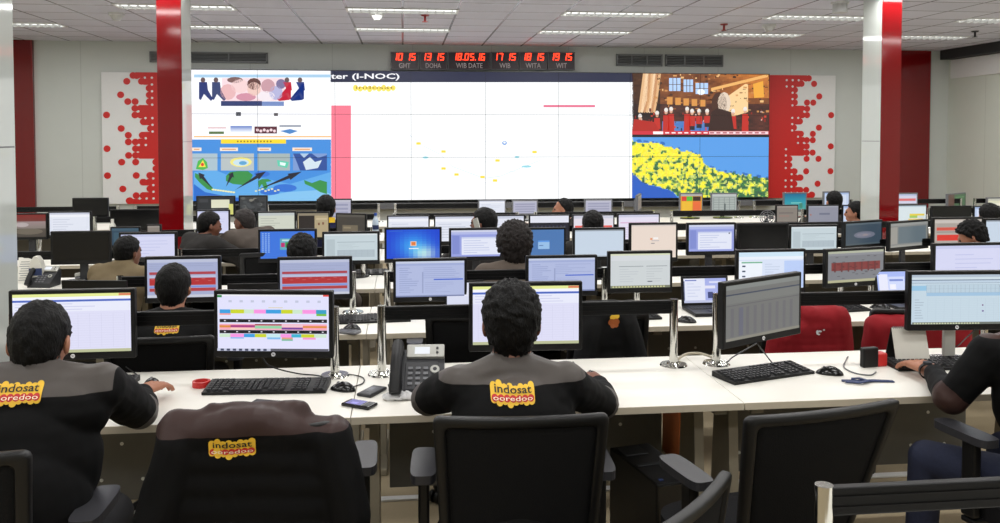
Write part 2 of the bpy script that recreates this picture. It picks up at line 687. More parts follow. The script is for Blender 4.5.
p = atZ(840, 2.0, ZC)
t = thing('ceiling_speaker', 'white drum-shaped fitting hanging from the ceiling beside the tall column', 'speaker', (p.x, p.y, ZC))
B().cyl((0, 0, 0), (0, 0, -.02), .09, .09, 20).build('mounting_plate', 'white_paint', t)
B().cyl((0, 0, -.02), (0, 0, -.11), .07, .075, 20).build('body', 'light_grey', t)


def vent(x0, x1, y0, y1, label):
    a, c = atY(x0, y0, YW), atY(x1, y1, YW)
    w_, h_ = c.x - a.x, a.z - c.z
    t = thing('wall_vent', label, 'vent', ((a.x + c.x) / 2, YW, (a.z + c.z) / 2), 0, 'air vents over the video wall')
    B().box((0, -.006, 0), (w_, .012, h_)).build('backing', 'vent_dark', t)
    b = B()
    for s in (-1, 1):
        b.box((s * (w_ / 2 - .012), -.02, 0), (.024, .03, h_))
        b.box((0, -.02, s * (h_ / 2 - .012)), (w_, .03, .024))
    for k in range(1, 3):
        b.box((-w_ / 2 + k * w_ / 3, -.02, 0), (.02, .028, h_))
    b.build('frame', 'vent', t)
    b = B()
    n = 7
    for k in range(n):
        b.box((0, -.02, -h_ / 2 + (k + .7) * h_ / (n + .4)), (w_ - .03, .024, .01), rot=Matrix.Rotation(R(35), 3, 'X'))
    b.build('slat', 'vent', t)


vent(150, 268, 51.5, 63.5, 'long grey air grille over the web page, partly behind the red-faced column')
vent(616, 662, 54, 66.5, 'grey air grille just past the last clock')
vent(665, 722.5, 54.5, 67, 'grey air grille above the hall broadcast')

# ------------------------------------------------------------- dotted panels
DOTS = [  # (row, column) of big dots on a 19-row grid, seen on the left board; the right board is its mirror image
    (0, 4.0), (1, 3.1), (1, 5.2), (3, 2.2), (4, 3.2), (4, 4.25), (5, 4.2), (6, .15), (6, 4.2), (8, 2.2), (9, 3.2), (9, 5.2),
    (10, 3.2), (10, 4.2), (11, .15), (11, 4.2), (12, 3.2), (12, 4.2), (13, 2.2), (13, 4.2), (15, .15), (15, 4.25), (17, 2.3), (18, 4.2), (19, 3.2)]
EDGE = [4.5, 5.6, 6.3, 6.3, 6.3, 5.0, 5.0, 5.4, 6.4, 5.4, 4.9, 4.9, 4.9, 7.1, 7.1, 6.2, 5.2, 6.2, 5.2, 3.3]   # where solid red begins, per row
WHITE = [(0, 5.7), (0, 6.7), (0, 7.7), (1, 6.7), (1, 7.7), (2, 6.7), (3, 6.7), (4, 6.7), (5, 4.7), (6, 5.7), (6, 6.7), (7, 6.7), (8, 6.7), (9, 5.7), (10, 5.7), (10, 4.7),
         (11, 7.7), (12, 7.7), (13, 7.7), (14, 7.7), (14, 6.7), (15, 6.7), (15, 5.7), (16, 6.7), (17, 7.7), (17, 6.7), (18, 7.7), (18, 6.7), (18, 5.7), (18, 4.7), (16, 7.7)]


def dotted(x0, x1, y0, y1, flip, label, solid):
    a, c = atY(x0, y0, YW - .05), atY(x1, y1, YW - .05)
    w_, h_ = c.x - a.x, a.z - c.z
    t = thing('dotted_panel', label, 'wall panel', ((a.x + c.x) / 2, YW - .004, (a.z + c.z) / 2), 0, 'red dot boards beside the video wall')
    B().box((0, -.025, 0), (w_, .05, h_), bev=.004).build('board', 'white_board', t)
    g = h_ / 19.6
    s = -1 if flip else 1

    def X(cx):
        return s * (-w_ / 2 + (cx + .55) * g)
    b = B()

    cnt = [0]

    def dsc(b, x, z, r, y):
        cnt[0] += 1
        e = .00004 * (cnt[0] % 40)
        b.cyl((x, y + .002, z), (x, y - .0026 - e, z), r, r, 18)
    for r_, c_ in DOTS:
        dsc(b, X(c_), h_ / 2 - min(max((r_ + .35) * g, .48 * g), h_ - .48 * g), g * .5, -.0502)
    for r_, e in enumerate(EDGE):
        z1 = h_ / 2 - max(0, (r_ - .15) * g)
        z0 = h_ / 2 - min(h_, (r_ + .86) * g)
        xa, xb = X(e), s * w_ / 2
        b.box(((xa + xb) / 2, -.0512, (z0 + z1) / 2), (abs(xb - xa), .0024, z1 - z0))
        dsc(b, xa, h_ / 2 - min(max((r_ + .35) * g, .5 * g), h_ - .5 * g), g * .51, -.0502)
    b.build('red_pattern', 'red_flat', t)
    b = B()
    for r_, c_ in WHITE:
        if r_ in (0,) and c_ < 5:
            continue
        dsc(b, X(c_), h_ / 2 - (r_ + .8) * g, g * .17, -.0545)
    b.build('white_dot_pattern', 'white_board', t)


dotted(101, 181, 72, 203.5, False, 'white board with red dots merging into solid red, behind the red-faced column', 0)
dotted(768, 834, 75, 197.5, True, 'white and red dotted board beside the broadcast and yellow-green map', 0)

# ------------------------------------------------------------------ video wall
YV = 12.78
va, vb = atY(178, 70, YV), atY(769.5, 75, YV)
vt = atY(484, 72, YV).z
vbz = atY(484, 199.5, YV).z
VX0, VX1 = va.x, vb.x
TW = (VX1 - VX0) / 8
VH = vt - vbz
THH = VH / 3


def v2(px, py):
    p = atY(px, py, YV)
    return (p.x, p.z)


VP = []   # polygons in wall coordinates: points, colour, layer


def vr(x0, y0, x1, y1, c, L=1, c2=None):
    a, b_ = v2(x0, y0), v2(x1, y1)
    pts = [v2(x0, y0), v2(x1, y0), v2(x1, y1), v2(x0, y1)]
    VP.append((pts, c if c2 is None else [c, c, c2, c2], L))


def vpoly(pts, c, L=2):
    VP.append(([v2(*p) for p in pts], c, L))


def vdisc(cx, cy, rx, ry, c, L=3, n=12):
    VP.append(([v2(cx + rx * math.cos(2 * PI * k / n), cy + ry * math.sin(2 * PI * k / n)) for k in range(n)], c, L))


def vtext(s, x0, y0, x1, y1, c, L=4, bold=0.0):
    """string in the box with top y0 and bottom y1 in photo units"""
    for ps in text_in(s, 0, 0, 1, 1, bold):
        VP.append(([v2(x0 + u * (x1 - x0), y1 + v * (y0 - y1)) for u, v in ps], c, L))


rnd = random.Random(3)
# web page, upper left
vr(176, 69, 331, 139.5, (248, 249, 253))
vr(194, 74.5, 330.5, 77.5, (166, 204, 232), 2)
vr(222, 78, 285, 101, (240, 214, 220), 2)
for cx, cy, rx, ry, c in ((228, 92, 8, 8, (226, 178, 180)), (240, 86, 9, 7, (238, 206, 206)), (254, 84, 7, 6, (92, 52, 48)), (254, 89, 7, 7, (232, 196, 186)), (268, 86, 7, 7, (196, 150, 160)),
                          (246, 97, 10, 4, (206, 140, 160)), (266, 96, 9, 5, (236, 226, 232)), (276, 93, 7, 7, (176, 176, 214)), (281, 84, 5, 5, (120, 110, 150)), (235, 80, 8, 3, (120, 86, 84))):
    vdisc(cx, cy, rx, ry, c, 3)
vr(221, 101, 262, 106, (30, 48, 104), 4)
vr(262, 101.5, 284, 106, (112, 136, 190), 4)
for k, (x, d) in enumerate(((203, 1), (216, 1), (287, -1), (300, -1))):
    c = ((24, 44, 110), (44, 60, 108), (190, 40, 60), (26, 50, 124))[k]
    vdisc(x, 80, 2.4, 2.6, (96, 74, 76), 4)
    vpoly([(x - 4, 82), (x + 4, 82), (x + 5, 90), (x + d * 10, 99), (x + d * 8, 101), (x + d * 1, 94), (x - d * 2, 100), (x - 4 * d, 99)], c, 3)
vr(236, 112, 241, 116, (70, 74, 84), 4)
vr(274, 113, 278, 116, (80, 74, 80), 4)
vr(208, 127.5, 226, 128.3, (200, 120, 120), 3)
vr(209, 131.5, 224, 134, (86, 112, 62), 3)
vr(230.5, 126, 252, 132, (70, 110, 190), 3, (230, 236, 248))
vr(254.5, 126.5, 277, 133.5, (84, 26, 44), 3)
for k in range(6):
    vdisc(257.5 + k * 3.4, 130 + (k % 2), 1.5, 1.5, (236, 210, 216), 4)
vr(279.5, 125, 301, 127, (150, 156, 170), 3)
vpoly([(280, 131), (290, 129), (298, 131), (290, 134)], (70, 130, 196), 3)
vr(194, 136, 331, 137.3, (238, 184, 120), 3)
# web map, lower left
vr(176, 139.5, 331.2, 201, (62, 138, 216))
vr(221, 139.2, 286, 143.6, (244, 214, 40), 4)
for k in range(11):
    vr(237 + k * 3.3, 140.6, 238.6 + k * 3.3, 142.2, (150, 116, 30), 5)
for x0, x1 in ((192, 201.5), (220, 238), (257.5, 271), (292.5, 312)):
    vr(x0, 147.6, x1, 151, (244, 226, 206), 4)
    vr(x0 + 2, 148.8, x1 - 2, 149.8, (214, 140, 90), 5)
vpoly([(194, 172), (215, 170), (240, 180), (262, 178), (290, 184), (331, 172), (331, 201), (194, 201)], (92, 166, 226), 2)
vpoly([(194, 184), (205, 192), (230, 197), (262, 199), (240, 201), (194, 201)], (34, 104, 198), 3)
for cx, cy, rx, ry in ((285, 188, 12, 4), (270, 192, 10, 3), (262, 174, 8, 3)):
    vdisc(cx, cy, rx, ry, (46, 110, 206), 3)
vpoly([(288, 192), (320, 190), (331, 194), (331, 201), (250, 201), (262, 197)], (128, 190, 232), 3)
for pts in ([(195, 173), (200, 175), (206, 180), (213, 188), (213, 191), (207, 189), (200, 183), (195, 177)],
            [(226, 176), (230, 172), (238, 171), (248, 171), (253, 175), (250, 181), (243, 185), (233, 184), (226, 181)],
            [(258, 181), (262, 179), (268, 179), (272, 181), (266, 182), (268, 187), (265, 190), (262, 184), (259, 188)],
            [(304, 180), (312, 183), (320, 180), (327, 182), (327, 194), (320, 192), (312, 187), (305, 184)]):
    vpoly(pts, (52, 140, 70), 4)
for k in range(9):
    vdisc(213 + k * 2.6, 189.5 + k * .35, 1.5, .9, (232, 232, 170), 5, 8)
for k in range(8):
    vdisc(256 + k * 3.2, 191 - (k % 3), 1.3, .8, (230, 226, 170), 5, 8)
for i, (x0, x1) in enumerate(((192, 217.5), (221, 254), (257.5, 290), (293, 327))):
    vr(x0, 153.5, x1, 170.5, ((166, 188, 200), (178, 188, 190), (160, 176, 176), (120, 150, 204))[i], 4)
vpoly([(196, 169), (198, 161), (203, 158), (207, 162), (208, 168), (203, 170)], (74, 178, 74), 5)
vpoly([(198.5, 167), (203, 160), (206, 167)], (240, 224, 70), 6)
vdisc(202.5, 164.5, 1.6, 1.8, (216, 60, 40), 7, 8)
vdisc(241, 162, 11, 5, (236, 226, 130), 5)
vdisc(241, 162.5, 8, 3.4, (196, 220, 230), 6)
vdisc(243, 163, 4, 2, (90, 160, 206), 7)
vpoly([(277, 160), (289, 162), (287, 168), (278, 166)], (90, 200, 170), 5)
vpoly([(280, 162), (286, 163), (285, 166), (280, 165)], (226, 244, 240), 6)
vpoly([(293, 153.5), (312, 153.5), (318, 158), (327, 155), (327, 170.5), (300, 170.5), (296, 160)], (40, 76, 150), 5)
vpoly([(306, 170), (303, 162), (310, 157), (315, 162), (322, 160), (318, 168)], (206, 222, 232), 6)
vpoly([(300, 153.5), (309, 153.5), (304, 158)], (170, 196, 222), 6)
for (xa, ya), (xb, yb) in (((213, 189), (198.5, 172.5)), ((226, 187), (233, 172)), ((235, 190), (266, 171.5)), ((256, 190.5), (302, 171.5))):
    dx, dy = xb - xa, yb - ya
    l_ = math.hypot(dx, dy)
    nx, ny = -dy / l_, dx / l_
    m_ = .72
    mx_, my_ = xa + dx * m_, ya + dy * m_
    vpoly([(xa, ya), (mx_ + nx * 1.6, my_ + ny * 1.6), (mx_ + nx * 3.4, my_ + ny * 3.4), (xb, yb), (mx_ - nx * 3.4, my_ - ny * 3.4), (mx_ - nx * 1.6, my_ - ny * 1.6)], (28, 28, 44), 8)
# presentation, centre
vr(330.5, 70, 633, 82.2, (36, 40, 66))
vtext('ter (I-NOC)', 330.8, 73.4, 399.5, 80.6, (246, 246, 250), 3, .02)
vr(330.8, 82.2, 633, 201, (252, 254, 255))
for k in range(9):
    vdisc(355.5 + k * 4.7, 88 + (k % 2) * .9, 2.6, 2.8 if k % 3 else 3.4, (248, 226, 96), 2, 10)
vtext('indosat', 356, 86, 394, 89, (150, 120, 40), 3)
vr(331.3, 105.5, 351, 201, (244, 120, 142), 2)
vr(543.5, 105, 595, 107.2, (226, 108, 138), 2)
for x, y in ((418.5, 143.5), (443.5, 151.5), (443.5, 168.5), (456.5, 174.5), (482.5, 177), (495, 180.5), (497.5, 160.5), (534.5, 152)):
    vr(x - 2.2, y - 1.2, x + 2.2, y + 1.2, (246, 220, 70), 3)
for x, y, rx in ((425.5, 157.5, 3), (517, 157, 2.5), (526.5, 166.5, 5)):
    vdisc(x, y, rx, 1.1, (150, 214, 226), 3)
vdisc(504.5, 143, 2.4, 2, (120, 160, 220), 3)
vdisc(504.5, 142.6, 1.3, 1, (244, 250, 255), 4)
for k in range(64):
    x, y = rnd.uniform(400, 615), rnd.uniform(118, 192)
    vr(x, y, x + rnd.uniform(4, 18), y + .5, rnd.choice([(228, 240, 246), (234, 240, 236), (226, 232, 244)]), 2)
pts_ = [(410, 135), (424, 146), (440, 154), (452, 166), (468, 172), (484, 178), (500, 176), (520, 168), (540, 160)]
for (xa, ya), (xb, yb) in zip(pts_, pts_[1:]):
    vpoly([(xa, ya), (xb, yb), (xb, yb + .6), (xa, ya + .6)], (206, 222, 232), 2)


# hall broadcast, upper right
def n2(x, y, s, o=0.0):
    return noise.noise(Vector((x * s, y * s, o)))


NX, NY = 68, 30
for i in range(NX):
    for j in range(NY):
        u, v = (i + .5) / NX, (j + .5) / NY
        k = n2(u, v, 9) * .5 + n2(u, v, 26, 3) * .5
        r_, g_, b__ = 120 + 60 * k, 66 + 46 * k, 30 + 26 * k
        if v > .52:
            r_, g_, b__ = 70 + 50 * k, 34 + 24 * k, 26 + 20 * k
        if u > .55 and v < .45:
            f_ = max(0, min(1, (u - .55) * 3))
            r_, g_, b__ = r_ + 70 * f_, g_ + 46 * f_, b__ + 16 * f_
        if u < .2:
            r_, g_, b__ = r_ * .55, g_ * .55, b__ * .6
        if .22 < u < .62 and v > .83:
            r_, g_, b__ = 70 + 30 * k, 120 + 20 * k, 190
        x0, x1 = 632 + i * 137 / NX, 632 + (i + 1) * 137 / NX
        y0, y1 = 73 + j * 58 / NY, 73 + (j + 1) * 58 / NY
        cl = tuple(max(4, min(250, q)) for q in (r_, g_, b__))
        vr(x0, y0, x1, y1, cl, 1)
for k in range(150):   # busy timber hall: rails, beams, frames and glints
    x, y = rnd.uniform(652, 768), 73 + 40 * rnd.random() ** 1.2
    w2, h2 = rnd.uniform(.6, 4), rnd.uniform(.5, 2.2)
    vr(x, y, min(769, x + w2), y + h2, rnd.choice([(64, 34, 20), (92, 52, 28), (150, 92, 46), (198, 134, 74), (232, 186, 124), (48, 26, 20)]), 2)
for k in range(60):
    x, y = rnd.uniform(634, 766), rnd.uniform(108, 129)
    vr(x, y, x + rnd.uniform(.6, 2), min(131, y + rnd.uniform(1, 4)), rnd.choice([(150, 30, 24), (206, 60, 44), (40, 26, 26), (222, 196, 184), (96, 24, 20)]), 4)
for k in range(7):   # pale folds at the left edge
    x = 643 + k * 2.5
    vpoly([(x, 73), (x + 3, 73), (x + 2 - k * .4, 100), (x - 3, 113), (x - 5, 112)], ((224, 178, 130), (240, 208, 170), (196, 140, 96))[k % 3], 2)
for x0, x1, y0, y1 in ((669, 680.5, 78, 91), (683.5, 693, 79.5, 92), (695.5, 708, 83, 94)):
    vr(x0, y0, x1, y1, (176, 206, 246), 3)
    for k in (1, 2):
        xx = x0 + (x1 - x0) * k / 3
        vr(xx - .35, y0, xx + .35, y1, (92, 74, 66), 4)
    vr(x0, (y0 + y1) / 2 - .3, x1, (y0 + y1) / 2 + .3, (92, 74, 66), 4)
vdisc(701, 92, 4, 3, (236, 244, 255), 5)
for k in range(5):
    vr(667 + k * 8.2, 97 + k * .7, 672.5 + k * 8.2, 104.5 + k * .5, (214, 146, 70), 3)
vpoly([(711, 88), (768, 74), (768, 77), (711, 91)], (236, 178, 104), 2)
vpoly([(728, 96), (745, 84), (748, 84), (748, 112), (728, 118)], (244, 206, 150), 2)
vpoly([(753, 84), (763, 81), (764, 97), (754, 98)], (236, 168, 60), 3)
for x, y, h_ in ((640, 119, 12), (666, 113, 18), (671, 112, 19), (687, 112, 20), (692, 114, 12), (699, 114, 10), (707, 114, 9), (657, 116, 13), (733, 114, 15), (745, 112, 20)):
    vpoly([(x - 2.8, y + 2), (x + 2.8, y + 2), (x + 3.4, y + h_), (x - 3.4, y + h_)], (190, 40, 30), 5)
    vdisc(x, y - .6, 1.6, 2, (212, 160, 130), 6, 8)
    vdisc(x, y - 3, 2.0, 2.4, (232, 226, 222), 6, 8)
    vr(x - 2.6, y + h_, x + 2.6, min(131, y + h_ + 4), (40, 32, 40), 5)
vpoly([(634, 119), (654, 122), (660, 131), (632, 131)], (176, 34, 24), 7)
vdisc(719, 104, 8, 12, (70, 38, 24), 6)
vdisc(724, 103, 6.5, 11, (226, 206, 186), 6)
vpoly([(708, 131), (711, 112), (717, 108), (731, 112), (734, 131)], (52, 26, 20), 7)
vr(632, 131, 769, 134.6, (206, 44, 60), 8)
vr(653, 131.5, 663, 134.2, (250, 244, 246), 9)
vr(709, 131.5, 768, 134.2, (236, 212, 218), 9)
for k in range(16):
    vr(665 + k * 6.4, 132.2, 669 + k * 6.4, 133.5, (250, 236, 238) if k < 7 else (180, 60, 80), 10)
vr(632, 134.6, 769, 137.2, (20, 18, 24), 8)

# dotted map, lower right
TOP = [(632, 141), (645, 142), (660, 143.5), (676, 149), (690, 152.5), (700, 155), (704, 163), (712, 168), (722, 172), (735, 173), (750, 175.5), (769, 179)]
BOT = [(632, 172), (638, 179), (646, 184), (660, 187), (672, 191), (678, 197), (690, 203), (769, 203)]


def yl(L, x):
    for (xa, ya), (xb, yb) in zip(L, L[1:]):
        if xa <= x <= xb:
            return ya + (yb - ya) * (x - xa) / (xb - xa)
    return L[-1][1]


vr(632, 137.2, 769.5, 201, (86, 154, 226), 1)
vpoly([(632, 172), (646, 184), (672, 191), (680, 201), (632, 201)], (40, 92, 190), 2)
NX, NY = 110, 50
for i in range(NX):
    for j in range(NY):
        x0, x1 = 632 + i * 137 / NX, 632 + (i + 1) * 137 / NX
        y0, y1 = 138 + j * 62 / NY, 138 + (j + 1) * 62 / NY
        xm, ym = (x0 + x1) / 2, (y0 + y1) / 2
        wv = n2(xm, ym, .25, 9) * 3
        if not (yl(TOP, xm) + wv < ym < yl(BOT, xm) + wv * .6):
            continue
        edge = min(ym - yl(TOP, xm), yl(BOT, xm) - ym)
        k = n2(xm, ym, .17) + .8 * n2(xm, ym, .36, 4)
        south = (ym - 160) / 40 + (xm - 690) / 150
        if k > -.10 + south * .42:
            c = (244 + rnd.randint(-8, 8), 236 + rnd.randint(-14, 8), 52 + rnd.randint(-20, 40))
        elif k > -.34 + south * .3:
            c = (158, 186, 84) if rnd.random() < .6 else (204, 214, 120)
        else:
            c = (58, 104 + rnd.randint(-16, 24), 70)
        vr(x0, y0, x1 + .02, y1 + .02, c, 3)
for k in range(36):
    x = rnd.uniform(634, 766)
    vr(x, yl(TOP, x) - rnd.uniform(.5, 2.2), x + 2.4, yl(TOP, x) + .4, (56, 110, 190), 2)

VT = thing('video_wall', 'wall-wide display of tiled screens showing web page, white slide, broadcast and maps', 'video wall', ((VX0 + VX1) / 2, YW, vbz), 0)
vb_ = B()
vb_.box((0, -.11, VH / 2), (VX1 - VX0 + .02, .19, VH + .02))
vb_.build('mounting_frame', 'dark_grey_plastic', VT)
B().box((0, -.1, -.09), (VX1 - VX0 + .3, .17, .1), bev=.01).build('ledge', 'grey_plastic', VT)
for r_ in range(3):
    for c_ in range(8):
        x0, x1 = VX0 + c_ * TW, VX0 + (c_ + 1) * TW
        z1, z0 = vt - r_ * THH, vt - (r_ + 1) * THH
        m_ = .0022
        ps = []
        for pts, c, L in VP:
            xs = [p[0] for p in pts]
            zs = [p[1] for p in pts]
            if max(xs) < x0 or min(xs) > x1 or max(zs) < z0 or min(zs) > z1:
                continue
            q = clip(pts, x0 + m_, z0 + m_, x1 - m_, z1 - m_)
            if q:
                cc = c
                if isinstance(c, list):
                    yt_, yb_ = max(zs), min(zs)
                    cc = [tuple(c[0][k] + (c[2][k] - c[0][k]) * (yt_ - p[1]) / max(1e-6, yt_ - yb_) for k in range(3)) for p in q]
                ps.append((q, cc, L))
        cx, cz = (x0 + x1) / 2, (z0 + z1) / 2
        o = B().box((cx - (VX0 + VX1) / 2, -.21, cz - vbz), (TW - .004, .02, THH - .004)).build('display_panel', 'black_gloss', VT)
        colour_mesh('picture', ps, lambda x, z: (x - (VX0 + VX1) / 2, YV - YW - .0005, z - vbz), 'wall_screen', o, eps=.0008)

# ------------------------------------------------------------------- clocks
SEG = {'0': 'abcdef', '1': 'bc', '2': 'abged', '3': 'abgcd', '4': 'fgbc', '5': 'afgcd', '6': 'afgedc', '7': 'abc', '8': 'abcdefg', '9': 'abcdfg'}


def digit(b, ch, x, z, w_, h_, th, y):
    sl = .14
    if ch == '.':
        b.box((x + w_ * .1, y, z + th * .7), (th * 1.1, .003, th * 1.1))
        return

    def q(x0, z0, x1, z1):
        b.prism([(x + x0 + sl * z0, z + z0), (x + x1 + sl * z0, z + z0), (x + x1 + sl * z1, z + z1), (x + x0 + sl * z1, z + z1)], 'Y', y, y + .003)
    g = th * .18
    hh = h_ / 2
    for s in SEG[ch]:
        if s in 'adg':
            zz = {'a': h_ - th, 'd': 0, 'g': hh - th / 2}[s]
            q(g + th * .4, zz, w_ - g - th * .4, zz + th)
        else:
            xx = 0 if s in 'ef' else w_ - th
            z0 = hh + g if s in 'bf' else g
            q(xx, z0, xx + th, z0 + hh - 2 * g)


for x0, x1, num, cap_ in ((390.5, 418.8, '10 15', 'GMT'), (419.2, 447.4, '13 15', 'DOHA'), (447.8, 490.6, '18.05.16', 'WIB DATE'), (491, 518.8, '17 15', 'WIB'), (519.2, 547.2, '18 15', 'WITA'), (547.7, 575, '19 15', 'WIT')):
    y0, y1 = 51.8, 70
    p0, p1 = atY(x0, y0, YW - .08), atY(x1, y1, YW - .08)
    w_, h_ = p1.x - p0.x, p0.z - p1.z
    t = thing('world_clock', f'black box clock with red digits {num} over the caption {cap_}', 'clock', ((p0.x + p1.x) / 2, YW, (p0.z + p1.z) / 2), 0, 'row of digital clocks over the video wall')
    B().box((0, -.04, 0), (w_ - .006, .08, h_), bev=.004).build('casing', 'clock_box', t)
    b = B()
    for s in (-1, 1):
        b.box((s * (w_ / 2 - .008), -.082, 0), (.010, .006, h_))
        b.box((0, -.082, s * (h_ / 2 - .006)), (w_, .006, .010))
    b.build('frame', 'grey_plastic', t)
    b = B()
    dh, th = h_ * .40, h_ * .048
    dw = w_ * (.15 if len(num) < 6 else .092)
    adv = {'.': dw * .42, ' ': dw * .75}
    tot = sum(adv.get(ch, dw * (.98 if ch == '1' else 1.36)) for ch in num) - dw * .2
    x = -tot / 2
    for ch in num:
        if ch == '1':
            digit(b, ch, x - dw * .28, h_ * .03, dw, dh, th, -.0835)
        elif ch != ' ':
            digit(b, ch, x, h_ * .03, dw, dh, th, -.0835)
        x += adv.get(ch, dw * (.98 if ch == '1' else 1.36))
    b.build('digits', 'led_red', t)
    b = B()
    tw = w_ * (.40 if len(cap_) < 4 else .55 if len(cap_) < 6 else .62)
    for ps in text_in(cap_, -tw / 2, -h_ * .40, tw / 2, -h_ * .12, .008):
        b.poly([(x_, -.0845, z_) for x_, z_ in ps])
    b.build('caption', 'clock_text', t)
# -------------------------------------------------------------------- desks
ZD = 0.77
YF = [3.12, 4.44, 5.76, 7.08, 8.41, 9.73]
DD = 0.71
BW = 1.50
RAILY, MONY = 0.56, 0.46
ORD = ['nearest', 'second', 'third', 'fourth', 'fifth', 'farthest']


def desk(xa, yf, label, railz, w_=BW, rail=True, row=1):
    t = thing('workstation_desk', label, 'desk', (xa + w_ / 2, yf + DD / 2, 0), 0, 'white workstation desks')
    b = B()
    b.box((0, 0, ZD - .0125), (w_ - .003, DD, .025), bev=.002)
    b.build('worktop', 'white_top', t)
    b = B()
    b.box((0, -DD / 2 - .001, ZD - .0135), (w_ - .004, .004, .0262))
    b.build('edge_band', 'edge', t)
    for s in (-1, 1):
        x = s * (w_ / 2 - .075)
        b = B()
        b.prism([(-.05, ZD - .025), (.10, ZD - .025), (.16, .03), (-.10, .03)], 'X', x - .02, x + .02)
        b.box((x, 0, .018), (.06, DD - .08, .036), bev=.006)
        b.box((x, 0, ZD - .042), (.05, DD - .1, .034))
        b.build('leg', 'leg_beige', t)
    b = B()
    b.box((0, DD / 2 - .07, .49), (w_ - .26, .02, .50), bev=.003)
    pn = b.build('modesty_panel', 'modesty', t)
    b = B()
    for j in range(3):
        for k in range(7):
            xx = -w_ / 2 + .24 + k * (w_ - .48) / 6 + (0 if j % 2 == 0 else (w_ - .48) / 12)
            if xx > w_ / 2 - .16:
                continue
            b.cyl((xx, DD / 2 - .08, .33 + j * .155), (xx, DD / 2 - .083, .33 + j * .155), .008, .007, 10)
    if row < 3:
        b.build('rivets', 'rivet', pn)
    else:
        b.bm.free()
    if rail:
        ry = -DD / 2 + RAILY
        b = B()
        b.box((0, ry, railz - .03), (w_ - .2, .024, .06), bev=.004)
        b.box((0, ry - .013, railz - .02), (w_ - .22, .004, .006))
        b.box((0, ry - .013, railz - .042), (w_ - .22, .004, .006))
        b.build('tool_rail', 'rail', t)
        for s in (-1, 1):
            x = s * (w_ / 2 - .1)
            o = B().cyl((x, ry, ZD), (x, ry, railz + .004), .019, .019, 14).build('rail_post', 'chrome', t)
            B().cyl((x, ry, ZD), (x, ry, ZD + .007), .062, .058, 24).cyl((x, ry, ZD + .007), (x, ry, ZD + .014), .03, .024, 16).build('post_base', 'chrome', o)
    return t


RZ = [1.065, 1.005, .985, .985, .985, .985]
PLACE = [
    {-1: 'the bay under the colour-block timetable screen', 0: 'the bay holding the grey desk phone', 1: 'the bay holding the tent calendar'},
    {-1: 'behind the colour-block timetable screen', 0: 'the bay straight ahead of the afro-haired worker', 1: 'the bay with the open laptop by the chrome posts', 2: 'the bay behind the red draped jackets'},
]
for r in range(6):
    ks = {0: range(-1, 2), 1: range(-1, 3), 2: range(-1, 3), 3: range(-3, 4), 4: range(-2, 5), 5: range(-3, 6)}[r]
    if r == 2:
        ks = range(-2, 4)
    ks = list(ks)
    for n, k in enumerate(ks):
        if r < 2:
            lb = f'white desk of the {ORD[r]} row, {PLACE[r][k]}'
        else:
            cnt = ['first', 'second', 'third', 'fourth', 'fifth', 'sixth', 'seventh', 'eighth', 'ninth'][n]
            lb = f'white desk of the {ORD[r]} row, {cnt} bay counted from the web-page side of the room'
        desk(-.195 + BW * k, YF[r], lb, 1.085 if (r, k) == (0, 1) else RZ[r], row=r + 1)

# desk row beside the camera: only its black rail and chrome post reach the picture
pr = atZ(824, 486.5, 1.065)
desk(pr.x - .1, pr.y - RAILY, 'desk at the very front of the picture, showing its black rail and chrome end post', 1.065)

# ----------------------------------------------------------------- monitors
LAV, PALE = (206, 208, 240), (220, 226, 234)
W_, G_, DK = (246, 247, 252), (150, 154, 166), (44, 46, 56)


def lines(x0, y0, x1, y1, n, c, seed, h=.35, full=.9):
    rr = random.Random(seed)
    out = []
    for k in range(n):
        y = y0 + (k + .3) * (y1 - y0) / n
        out.append((x0, y, x0 + (x1 - x0) * rr.uniform(.35, full), y + h * (y1 - y0) / n, c))
    return out


def grid(x0, y0, x1, y1, nx, ny, c, t=.004):
    out = [(x0 + k * (x1 - x0) / nx - t / 2, y0, x0 + k * (x1 - x0) / nx + t / 2, y1, c) for k in range(nx + 1)]
    return out + [(x0, y0 + k * (y1 - y0) / ny - t / 2, x1, y0 + k * (y1 - y0) / ny + t / 2, c) for k in range(ny + 1)]


